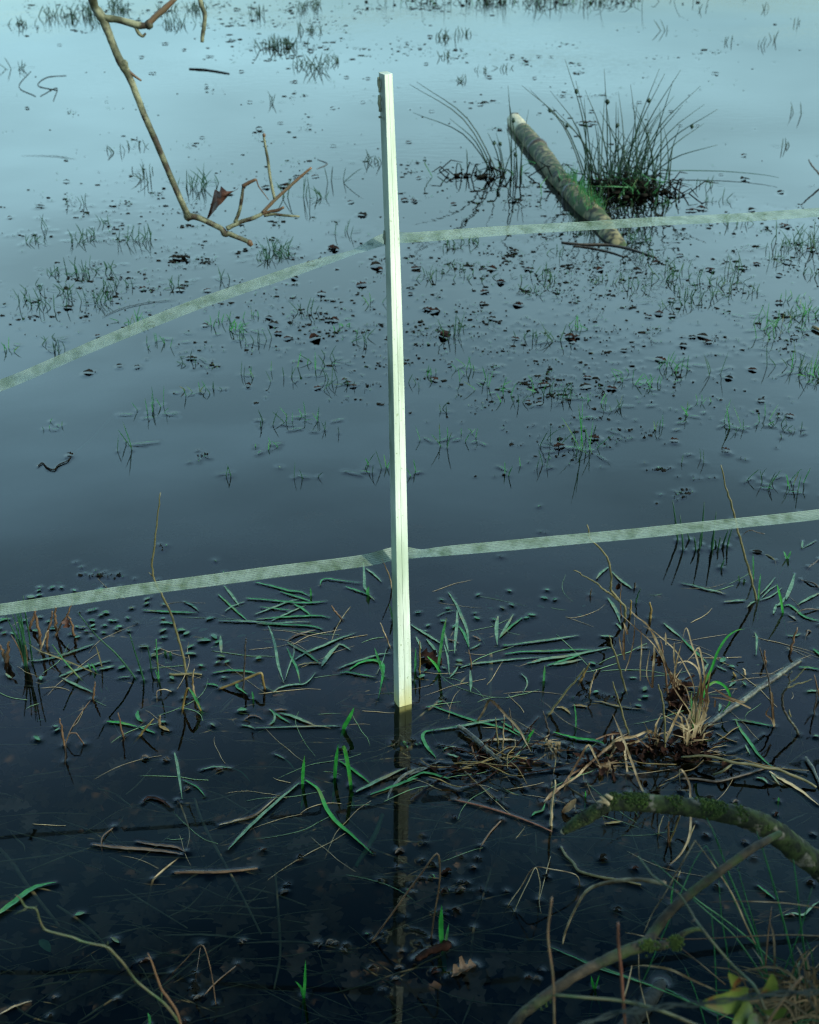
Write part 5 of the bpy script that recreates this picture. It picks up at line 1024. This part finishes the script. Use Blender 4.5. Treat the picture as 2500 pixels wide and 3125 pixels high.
# ------------------------------------------------------------------ grass tufts in the flooded meadow: base pixel, height in pixels, blades
TU = {'C3': '125,235,60,5 165,250,30,3 205,260,60,4 250,110,40,6 330,100,50,10 345,130,40,8 385,230,70,5 470,100,40,6 480,190,50,7 520,170,40,5 580,325,50,9 690,410,40,5 720,170,40,4 950,140,50,3 915,330,40,3 940,320,35,4 1015,350,50,7 1080,400,50,5 1060,300,35,3 1160,50,45,10 1290,280,60,4 1395,480,60,4 1370,550,60,3 1320,520,60,3 1450,590,50,5 1520,400,50,4 1440,345,25,5 840,630,45,4 625,700,80,4 708,690,40,2 550,830,110,1 535,845,75,1 1020,550,50,1 1575,950,80,2 1600,950,50,2 1285,970,60,2 1150,850,30,3 970,985,50,1 760,490,40,4 205,770,20,3 15,440,40,4 1305,730,60,4 1210,560,50,3 1570,240,40,3 240,440,40,5 210,400,40,4 430,240,50,4 300,210,60,5 150,180,40,4 1110,60,40,5 1180,30,40,6 1070,545,40,2 900,610,30,3 1395,780,40,2 1150,740,60,3 1220,740,50,2',
      'C4': '110,130,40,8 190,100,30,6 545,130,50,7 535,190,30,9 600,150,30,5 280,135,25,5 800,150,30,4 1075,135,60,14 1120,100,40,5 970,180,50,4 1290,160,60,6 1355,110,80,6 1350,160,40,6 1180,210,40,6 1150,180,30,5 1285,210,50,8 1625,230,40,6 1525,330,60,12 1505,400,60,3 1640,300,40,5 165,370,90,5 205,350,50,3 525,390,40,3 625,400,70,4 265,530,60,6 345,600,60,4 545,600,45,4 595,620,55,3 660,630,60,5 935,560,50,5 1015,590,60,6 1110,510,60,6 1130,520,60,3 1290,540,90,2 1660,520,80,16 1700,540,70,12 125,830,80,3 240,810,40,4 545,930,70,2 620,830,80,4 690,860,200,2 770,870,110,2 730,870,60,3 1060,770,50,3 1315,760,100,3 1380,770,50,2 1200,700,60,2 1240,660,30,3 885,680,50,5 450,660,50,2 400,640,60,2 1500,1010,60,4 1575,1010,70,2 1615,1010,70,2 1200,910,50,2 455,950,50,2 735,800,50,2 1600,770,30,4 1500,740,60,3 10,960,50,1 1690,300,60,8 1580,350,50,5 1600,300,40,4 1440,200,40,4 1010,60,40,5 870,150,30,4 1680,120,40,5 1560,60,50,6 40,590,40,3 100,550,40,3 790,660,40,3 1550,760,40,3 130,700,40,2 710,350,40,4 500,390,40,3 1160,250,40,5 1090,260,40,4 1700,260,40,5',
      'C1': '350,60,50,24 90,105,40,10 210,70,50,10 510,50,40,14 740,105,40,14 700,45,40,10 840,45,45,10 1080,60,40,8 1150,200,50,22 1210,190,40,16 1340,290,70,12 1300,130,40,12 1270,275,40,8 400,100,40,6 620,760,60,5 800,790,70,5 840,770,80,6 862,790,60,5 395,990,50,4 350,1010,50,9 580,1010,60,14 570,620,30,4 200,960,60,2 1410,760,100,3 1350,830,60,4 1290,830,90,3 1220,830,80,2 445,940,40,4 1465,980,50,3 1160,1050,60,10 140,1020,30,6 1150,430,50,3 70,290,50,5 1560,680,50,4 1330,20,40,10 1280,40,35,8 300,85,30,8 350,860,40,3 490,640,40,4 1395,260,40,6 830,30,30,7 490,20,40,10 1570,690,40,3 610,720,40,4',
      'C2': '150,160,40,8 235,145,30,6 1625,480,50,2 1680,1035,95,24 1580,1040,50,6 1065,130,50,2 1480,190,40,2 1530,170,40,2 1370,940,40,8 1250,780,40,4 1340,180,30,2 210,340,30,5 400,290,30,4 300,300,25,4 1090,860,50,6 1290,850,40,5 170,1040,35,6 260,1020,45,8 700,960,40,8 950,1010,50,10 640,1070,30,4 1580,620,40,3 1240,45,30,2 1630,100,30,2 1500,40,30,2 800,10,30,5 140,240,30,4'}
NT = 0
for c, s in TU.items():
    for it in s.split():
        u, v, h, n = (float(x) for x in it.split(',')); p = fp(c, u, v); B = W(p); n = int(n)
        H = h / 1.38 * pxm(B) / max(.35, math.cos(math.atan2(CAM_H, B.y))) * 1.05
        if H > .28: H = .28
        b = MB(); sp_ = .004 + .0035 * n ** .5 * (1 + B.y * .12); wd = max(.0026, pxm(B) * 2.3)
        dens = 'dense' if n > 8 else 'small' if n > 3 else 'sparse'
        for k in range(int(n * 1.25) + 1):
            g0 = B + Vector((rnd.gauss(0, sp_ * 2), rnd.gauss(0, sp_ * 2), 0)); a = rnd.gauss(0, .35 if n < 4 else .5); f = rnd.gauss(0, .4); hh = H * (rnd.uniform(.45, 1.05) if k else 1)
            t = g0 + Vector((math.sin(a) * hh, math.sin(f) * hh * .6, hh * math.cos(a)))
            b.blade(cr([g0 - Vector((0, 0, .04)), g0, g0.lerp(t, .6) + Vector((0, 0, .05 * hh)), t], 3), wd * rnd.uniform(.7, 1.2)); men(g0, .002, .0017, .0032 + B.y * .0006)
        for k in range(int(n * .9) if n > 2 else 1):      # limp blades lying on the water round the tuft
            g0 = B + Vector((rnd.gauss(0, sp_ * 3), rnd.gauss(0, sp_ * 3), .003)); a = rnd.choice((0, math.pi)) + rnd.gauss(0, .5); L = H * rnd.uniform(.3, .9) + .01
            t = g0 + Vector((math.cos(a) * L, math.sin(a) * L, 0)); b.blade([g0, g0.lerp(t, .5) + Vector((0, 0, .004)), t], wd, up=(0, 0, 1)); men_line([g0, t], .0015, .0017, .0032 + B.y * .0006)
        m = 'rushfar' if B.y > 7.5 else 'dkgreen' if B.y > 5.2 else rnd.choice(('green', 'dkgreen', 'bright', 'dkgreen', 'dkgreen', 'green'))
        auto(b.build('grass_tuft', M[m], origin=B), dens + ' grass tuft', 'grass tuft', p); NT += 1

# ------------------------------------------------------------------ dark leaves floating further out
DL = {'C4': '390,150,45 450,245,55 800,100,35 1415,95,45 1270,100,45 305,245,25 70,265,55 110,270,40 345,305,30 1100,230,32 1440,520,32 745,555,32 1345,555,30 1600,720,32 1560,725,22 635,850,65 545,670,28 1115,825,32 1060,480,45 1480,655,30 900,440,25 150,375,75 450,395,32 685,380,60 570,590,45 740,600,50 790,815,60 1385,90,30 1460,75,45 1555,120,25 1040,65,30 690,410,30 1195,385,30 1265,410,50 1230,380,40 500,660,22 100,570,40 855,600,40 1150,420,30 1690,20,60 1620,380,30 1560,240,30 170,495,20 5,180,20 5,205,20 1045,280,30 1110,295,30 1010,300,30 1340,870,30 320,195,40 30,95,40 350,100,40 500,100,40',
      'C3': '750,55,85 805,470,42 365,540,38 1130,300,28 1330,390,45 860,340,25 1465,570,25 1350,205,35 600,180,30 870,190,30 280,260,50 640,330,30 1240,130,30 1305,75,40 760,190,40 1390,310,35 1410,320,35 1215,385,30 1170,365,30 1520,160,40 1580,80,40 1600,100,30 1455,560,25 1490,588,28 1045,595,22 1340,600,30 580,510,22 410,380,20 500,510,20 1150,325,40 1410,15,50 290,885,30',
      'C1': '165,870,40 280,765,24 885,238,38 1200,785,80 1120,790,45 1700,845,50 760,1090,85 1480,852,28 850,580,32 1240,345,42 1400,455,22 1550,330,28 1460,325,30 1050,430,22 1130,205,40 1310,215,40 1405,1045,50 1000,40,40 510,45,50 90,105,45 690,185,40 640,310,30 1020,300,30 870,360,16 445,430,16 1180,518,22 1090,540,24 860,105,40 1070,85,30 120,455,26 780,210,26 1520,905,60 1640,900,40 1010,940,30 1250,745,40 1330,745,30 1405,615,24 1530,430,20 250,190,26 1230,240,40 600,240,26 1720,600,26 40,915,16',
      'C2': '430,235,28 545,238,24 525,330,26 770,470,30 645,405,28 760,520,85 1410,655,24 1415,755,42 1565,810,38 1580,950,45 440,1060,55 240,740,50 1230,880,65 1440,885,30 1290,310,28 70,270,26 150,155,40 90,155,30 210,740,30 185,860,26 600,240,24 330,325,40 1100,470,30 965,430,20 110,30,50 345,980,30 1040,850,40 1310,735,20 1190,890,50 20,845,40 45,750,34 1215,530,18 1140,530,18 1590,1100,40 1140,1070,26 300,440,24 90,470,24'}
for c, s in DL.items():
    for it in s.split():
        u, v, L = (float(x) for x in it.split(',')); p = fp(c, u, v); C = W(p, .003); L = L / 1.38 * pxm(C) * 1.05
        b = MB(); k = 1 if L < .05 else 2 if L < .09 else 3
        for q in range(k):
            a = rnd.uniform(-.7, .7) + rnd.choice((0, math.pi)); D = Vector((math.cos(a), math.sin(a), rnd.uniform(-.02, .10))).normalized(); ll = L / (k ** .7)
            b.leaf(C + Vector((rnd.uniform(-.5, .5) * (L - ll), rnd.uniform(-.02, .02), .002)) - D * ll * .5, D, ll * 1.15, ll * rnd.uniform(.6, .95), lobes=rnd.choice((0, 2, 3)), curl=rnd.uniform(.1, .55), n=8, bend=rnd.uniform(.04, .13))
        men(C, L * .4, .0019, .0035 + C.y * .0007)
        m = rnd.choice(('wetleaf', 'debris', 'wetleaf')); auto(b.build('drifting_leaf', M[m], origin=C), ('tiny ' if L < .035 else 'curled ' if L < .07 else 'large ') + ('dark brown' if m == 'wetleaf' else 'blackish') + ' drifting leaf', 'leaf', p)

# ------------------------------------------------------------------ fine floating bits (uncountable)
CL = [(200, 620, 120, 25, 130), (560, 650, 80, 20, 70), (390, 545, 40, 14, 40), (690, 690, 50, 25, 70), (1150, 570, 140, 30, 200), (1320, 590, 140, 40, 190), (1650, 520, 60, 40, 150), (1650, 690, 60, 25, 90), (1190, 815, 110, 22, 170), (960, 700, 50, 25, 60), (620, 100, 70, 14, 150), (560, 35, 160, 18, 190), (300, 30, 140, 16, 130), (180, 20, 100, 14, 90), (950, 15, 160, 10, 90), (860, 105, 60, 10, 60), (960, 690, 120, 40, 90), (460, 380, 160, 40, 90), (140, 400, 120, 60, 60), (900, 540, 100, 30, 80), (330, 470, 90, 25, 70), (600, 520, 60, 20, 50), (1130, 770, 280, 50, 140), (1400, 700, 180, 50, 110), (560, 760, 130, 40, 60), (1400, 120, 180, 40, 60), (1230, 210, 120, 60, 70), (1250, 470, 180, 40, 170), (1000, 380, 60, 20, 60), (1450, 850, 160, 40, 60), (1200, 930, 90, 30, 60), (700, 160, 80, 50, 60), (860, 620, 300, 60, 120), (1080, 390, 80, 20, 60), (90, 660, 90, 30, 60), (760, 830, 60, 60, 20), (1300, 630, 250, 60, 150), (300, 1250, 120, 45, 30), (1100, 1560, 150, 40, 40), (860, 1900, 60, 50, 16), (960, 1780, 60, 50, 16)]
LIS = [(1000, 560, 520, 160, 380), (860, 250, 600, 180, 330), (1350, 800, 250, 160, 90)]
db = MB(); gb = MB()
for j, (u, v, su, sv, n) in enumerate(CL + LIS):
    subs = [(rnd.gauss(u, su), rnd.gauss(v, sv), rnd.uniform(4, 26), rnd.uniform(1.5, 7)) for _ in range(max(3, int(n / 6)))]
    for i in range(int(n * 1.8)):
        if rnd.random() < .72: q = rnd.choice(subs[:max(2, len(subs) // (1 + i % 3))]); p = (rnd.gauss(q[0], q[2]) / .69, rnd.gauss(q[1], q[3]) / .69)
        else: p = (rnd.gauss(u, su) / .69, rnd.gauss(v, sv) / .69)
        if p[1] < 0 or p[0] < -100 or p[0] > 2600 or p[1] > 3100: continue
        C = W(p, .001); k = pxm(C) * 2.4
        L = k * min(2.3, rnd.lognormvariate(-.15, .7))
        r = rnd.random()
        if r < .40: db.lump(C + Vector((0, 0, .001)), L * rnd.uniform(.9, 2.0), L * rnd.uniform(.6, 1.1) + .002, L * rnd.uniform(.1, .3) + .001, i + j * 999, 6, 3, .65); men(C, L * .9, .0011, .003 + C.y * .0008)
        else:
            a = rnd.choice((0, math.pi)) + rnd.gauss(0, .45); L *= 2.4; t = C + Vector((math.cos(a) * L, math.sin(a) * L * 1.6, rnd.uniform(0, .004)))
            (gb if r < .62 else db).blade([C, C.lerp(t, .5) + Vector((0, 0, .003)), t], max(.0022, k * .75), up=(0, 0, 1), fold=.4); men_line([C, t], .001, .0014, .003 + C.y * .0008)
o = db.build('floating_debris', M['debris'], smooth=False); o['kind'] = 'stuff'; o['label'] = 'dark bits of leaf and bark floating all over the water'
o = gb.build('floating_grass_bits', M['green'], smooth=False); o['kind'] = 'stuff'; o['label'] = 'short bits of grass floating all over the water'

th = MB(); tg = MB()
for i in range(330):
    q = (rnd.uniform(20, 2480), rnd.gauss(2010, 150)) if i % 3 else (rnd.gauss(1500, 500), rnd.gauss(2420, 120))
    if q[1] < 1780: continue
    C = W(q, .0012 if i % 2 else -.008); a = rnd.choice((0, math.pi)) + rnd.gauss(0, .7); L = rnd.uniform(.03, .2); P = [C]; bend_ = rnd.gauss(0, .10)
    for k in range(5): a += bend_ + rnd.gauss(0, .12); P.append(P[-1] + Vector((math.cos(a), math.sin(a), 0)) * (L / 5))
    r = rnd.choice((.0004, .0005, .0008)); (tg if i % 5 < 2 else th).tube(cr(P, 3), [r * .6, r, r * .8, r * .3], 4)
o = th.build('floating_straw_threads', M['sub']); o['kind'] = 'stuff'; o['label'] = 'fine straw threads floating around the post foot'
o = tg.build('floating_grass_threads', M['subgreen']); o['kind'] = 'stuff'; o['label'] = 'fine grass threads floating around the post foot'

# ------------------------------------------------------------------ under the water: straws, leaves
for c, s in {'C7': '0,455 120,440 355,410|6;110,497 280,430 460,370|5;460,435 520,465 595,502|5;240,640 330,700 420,780 505,905|9;700,660 900,668 1100,685 1290,715|6;525,570 600,620 700,680 790,735|6;705,688 800,640 890,540|5;410,147 460,160 510,180|5;530,172 580,130 640,60|5;1025,560 1150,590 1290,640|7;1160,500 1175,700 1180,850 1155,990|10;920,665 960,600 1000,540|4;0,400 60,470 120,560 230,700 255,740|12;820,190 850,280 900,380 1000,560 1100,760|10;390,605 600,590 800,560|4;30,320 250,380 430,410|5;280,850 460,770 640,720|5;640,930 480,1030 330,1130|8;1240,340 1310,310 1340,285|5;1225,265 1260,275 1310,288|6;840,560 990,620 1130,605|5;500,300 520,265|5;0,265 200,250 380,255|4;150,680 300,720 400,790|4;980,680 1060,620 1120,560|4;600,1140 690,1060|5;0,1010 50,1040|4;320,830 350,800|4;1020,970 900,1000|4;720,340 560,470|4;880,200 990,170|5',
             'C8': '0,270 150,290 300,330|5;30,330 200,310 350,330|5;150,420 330,370 480,340|4;0,215 200,230|4;920,290 960,400 975,440|4;850,330 1000,360|3;530,330 535,430|6;230,180 300,230|5;380,370 560,400 700,470|4;0,800 200,830 400,835 700,830|4;280,820 420,840|4;480,420 560,500|4;1260,500 1400,480|3;900,780 1000,800|3;1650,540 1725,500|4;1100,240 1080,330|4',
             'E4': '745,1065 600,1190 450,1310 250,1490 0,1690|10;1010,780 1015,1000 1010,1330|16;900,1060 800,1150|4;690,1580 850,1500 950,1440|8;20,1850 200,1740 370,1650|8;550,520 480,640|4', 'E3': '1060,1860 1300,1890 1540,1920|5;1000,1850 1250,1720 1430,1670|4;950,900 900,1000|3', 'E2': '1030,1750 1130,1650 1200,1570|9;1170,1810 1220,1890|6', 'E1': '500,560 630,500 800,540|3;1320,1560 1250,1660|8;0,1720 40,1780|6'}.items():
    for it in s.split(';'):
        p_, wd = it.split('|'); o, P2 = FL('reed', c, p_, float(wd), 'sub', None, z=-rnd.uniform(.012, .05), tube=True); auto(o, ('thick' if float(wd) > 7 else 'thin') + ' sunken straw', 'straw', P2[len(P2) // 2])
def oak(p, L, z, m, name):
    C = W(p, z); a = rnd.uniform(0, 6.28); b = MB(); D = Vector((math.cos(a), math.sin(a), 0)); b.leaf(C - D * L * .5, D, L, L * .62, lobes=4, curl=rnd.uniform(.1, .4), n=16, bend=rnd.uniform(0, .12)); return b, C
for c, u, v, L in (('B5', 1150, 1470, .10), ('C7', 1080, 460, .085), ('C7', 1330, 740, .10), ('C7', 1260, 870, .10), ('B6', 300, 1050, .10), ('B6', 1640, 1250, .09), ('B6', 950, 1150, .09), ('B6', 1640, 900, .08), ('C7', 1450, 520, .09), ('C7', 60, 230, .09), ('C7', 130, 280, .08), ('C7', 230, 1000, .09), ('C7', 1480, 890, .08), ('C7', 1270, 380, .08), ('C7', 500, 60, .08), ('C8', 370, 880, .09), ('C8', 60, 1010, .09), ('C8', 270, 960, .09), ('C8', 30, 590, .09), ('C8', 1450, 480, .08), ('C7', 860, 980, .08), ('C7', 1000, 900, .08), ('C5', 1180, 870, .07), ('C8', 210, 460, .08), ('C8', 760, 830, .08)):
    b, C = oak(fp(c, u, v), L * .8, -.035 - rnd.random() * .03, 'litter', ''); auto(b.build('sunken_oak_leaf', M['litter'], origin=C), 'brown lobed leaf under the water', 'leaf', fp(c, u, v))
b = MB(); P = [W(p, .003) for p in pts('B6', '1450,985 1560,930 1640,890 1740,850')]; b.leaf(P[0], P[-1] - P[0], (P[-1] - P[0]).length, .032, lobes=3, curl=1.1, n=14, bend=.06); tag(b.build('curled_leaf', M['brown'], origin=P[0]), 'rolled up tan leaf lying at the surface near the bottom edge', 'leaf'); men_line(cr(P, 4), .008, .003, .005)
b = MB(); P = [W(p, .004) for p in pts('B6', '1035,780 1100,740 1180,690 1290,650 1400,610 1440,600')]; b.tube(cr(P, 4), [.004, .007, .006, .009, .006], 8, .3); tag(b.build('curled_leaf', M['wetleaf'], origin=P[0]), 'wet black curled leaf at the foot of the bright near shoot', 'leaf'); men_line(cr(P, 4), .006, .003, .005)
b = MB()
for i in range(1500):
    y = 1.45 + 2.2 * rnd.random() ** 1.6; x = rnd.uniform(-1.3, 1.3); a = rnd.uniform(0, 6.28); L = rnd.uniform(.05, .11); D = Vector((math.cos(a), math.sin(a), rnd.gauss(0, .12))); zb = bed_z(x, y) + .004 + rnd.random() * .05
    b.leaf(Vector((x, y, zb)) - D * L * .5, D, L, L * .6, lobes=4, curl=rnd.uniform(0, .4), n=12, bend=rnd.uniform(0, .15))
o = b.build('leaf_litter', M['mudleaf']); o['kind'] = 'stuff'; o['label'] = 'drowned oak leaf litter covering the pond bed'
b = MB()
for i in range(420):
    q = (rnd.uniform(-50, 2550), 1900 + 1250 * rnd.random() ** .7); C = W(q, -.012 - rnd.random() * .07); a = rnd.choice((0, math.pi)) + rnd.gauss(0, .42); L = rnd.uniform(.04, .24)
    P = [C]
    for k in range(4): a += rnd.gauss(0, .16); P.append(P[-1] + Vector((math.cos(a), math.sin(a), rnd.gauss(0, .05))) * (L / 4))
    r = rnd.choice((.0008, .001, .0013, .002)); b.tube(cr(P, 2), [r * .6, r, r, r * .4], 4)
o = b.build('sunken_straw_litter', M['sub']); o['kind'] = 'stuff'; o['label'] = 'fine sunken straw lying under the near water'
# small surface specks near the camera
for it in 'B6:40,595 B6:215,620 B6:195,668 B6:505,890 B6:640,1145 B6:790,1010 B6:840,890 B6:1500,215 B6:870,690 B6:1010,840 B6:1250,920 B5:1380,1195 B5:1370,1410 B5:1560,1420 B5:1550,1310 B5:1635,1325 B5:1500,1650 B5:990,1440 B5:830,940 B5:820,1140 B5:1100,1060 B5:1240,1120 C7:235,1030 C7:495,1035 C7:825,925 C7:815,960 C7:820,990 C7:825,1025 C7:785,1130 C7:210,1108 C7:1340,800 C7:1400,805 C7:1105,408 C7:1265,440 C7:1210,555 C7:1200,580 C7:1025,790 C7:615,20 C7:925,70 C7:700,30 C7:790,148 C8:150,580 C8:215,580 C8:195,660 C8:410,580 C8:285,440 C8:270,480 C8:580,520 C8:875,660 C8:945,485 C8:815,445 C8:1250,345 C8:1415,375 C8:1450,440 C8:1540,255 C8:1700,340 C8:1265,185 C8:1370,205 C8:1605,680 C8:1690,545 C8:540,950 C8:500,945 C8:560,915 C8:1300,560 C8:1230,40 C8:1250,15'.split():
    c, r = it.split(':'); u, v = (float(x) for x in r.split(',')); p = fp(c, u, v); C = W(p, .001); L = rnd.uniform(.004, .010)
    b = MB()
    for q in range(rnd.choice((1, 2, 2))):
        a = rnd.uniform(-.8, .8); D = Vector((math.cos(a), math.sin(a), rnd.uniform(-.1, .3))).normalized(); ll = L * rnd.uniform(1.2, 2.2); b.leaf(C + Vector((rnd.gauss(0, .003), rnd.gauss(0, .002), .0012)) - D * ll * .5, D, ll, ll * rnd.uniform(.2, .5), curl=rnd.uniform(.4, 1.2), n=6, bend=rnd.uniform(.05, .25))
    men(C, L * .5, .0019, .0032); auto(b.build('surface_fragment', M[rnd.choice(('debris', 'wetleaf', 'twig'))], origin=C), 'small dark fragment floating', 'leaf fragment', p)

# ------------------------------------------------------------------ the water itself, with a real meniscus round everything that touches it
ys = []; y = 1.02
while y < 21: ys.append(y); y += .0026 * (y / 1.4) ** 1.55
yd = len(ys); ys += [24, 30, 45, 80, 150, 390]
ys = np.array(ys); NJ = len(ys); NS = 760
s_in = np.linspace(-1, 1, NS); s_all = np.concatenate([[-14.0, -2.0], s_in, [2.0, 14.0]]); NI = len(s_all)
hw = .372 * ys + .36
X = hw[:, None] * s_all[None, :]; Y = np.repeat(ys[:, None], NI, 1)
Z = np.zeros_like(X)
MN = np.array(MEN)
fj = np.interp(MN[:, 1], ys[:yd], np.arange(yd)); hwm = .372 * MN[:, 1] + .36
fi = (MN[:, 0] / hwm + 1) / 2 * (NS - 1) + 2
jj = np.rint(fj).astype(int); ii = np.rint(fi).astype(int)
dxs = 2 * hwm / (NS - 1); dys = np.gradient(ys[:yd])[np.clip(jj, 0, yd - 1)]
reach = MN[:, 2] + 3 * MN[:, 4]
ni = np.minimum(np.ceil(reach / dxs), 14).astype(int); nj = np.minimum(np.ceil(reach / dys), 14).astype(int)
flat = Z.ravel()
for a in range(-14, 15):
    for b_ in range(-14, 15):
        ok = (np.abs(a) <= nj) & (np.abs(b_) <= ni)
        J = jj + a; I = ii + b_; ok &= (J >= 0) & (J < yd) & (I >= 2) & (I < NI - 2)
        if not ok.any(): continue
        J = J[ok]; I = I[ok]; m = MN[ok]
        d = np.hypot(X[J, I] - m[:, 0], Y[J, I] - m[:, 1]) - m[:, 2]
        h = m[:, 3] * np.exp(-np.maximum(d, 0) / m[:, 4])
        np.maximum.at(flat, J * NI + I, h)
Z = flat.reshape(NJ, NI)
Z[:, :2] = 0; Z[:, -2:] = 0
V = np.stack([X, Y, Z], -1).reshape(-1, 3)
J, I = np.meshgrid(np.arange(NJ - 1), np.arange(NI - 1), indexing='ij'); a = (J * NI + I).ravel()
Fq = np.stack([a, a + 1, a + NI + 1, a + NI], -1)
# sides and bottom make it a closed body of water
ring = np.concatenate([np.arange(NI), np.arange(1, NJ) * NI + NI - 1, (NJ - 1) * NI + np.arange(NI - 2, -1, -1), np.arange(NJ - 2, 0, -1) * NI])
nb = len(V); low = V[ring].copy(); low[:, 2] = -1.6
V = np.concatenate([V, low]); nr = len(ring); k = np.arange(nr); k2 = (k + 1) % nr
Fs = np.stack([ring[k2], ring[k], nb + k, nb + k2], -1)
Fq = np.concatenate([Fq, Fs])
me = bpy.data.meshes.new('water'); me.vertices.add(len(V)); me.vertices.foreach_set('co', V.astype(np.float32).ravel())
nl = Fq.size + nr; me.loops.add(nl); me.loops.foreach_set('vertex_index', np.concatenate([Fq.ravel(), nb + k[::-1]]).astype(np.int32))
me.polygons.add(len(Fq) + 1); st = np.concatenate([np.arange(len(Fq)) * 4, [Fq.size]]).astype(np.int32); me.polygons.foreach_set('loop_start', st)
sm = np.ones(len(Fq) + 1, bool); sm[-nr - 1:] = False; me.polygons.foreach_set('use_smooth', sm)
me.update(calc_edges=True); me.validate()
me.materials.append(M['water'])
o = bpy.data.objects.new('water', me); col.objects.link(o); o['kind'] = 'structure'; o['label'] = 'still dark flood water'

finish_labels()
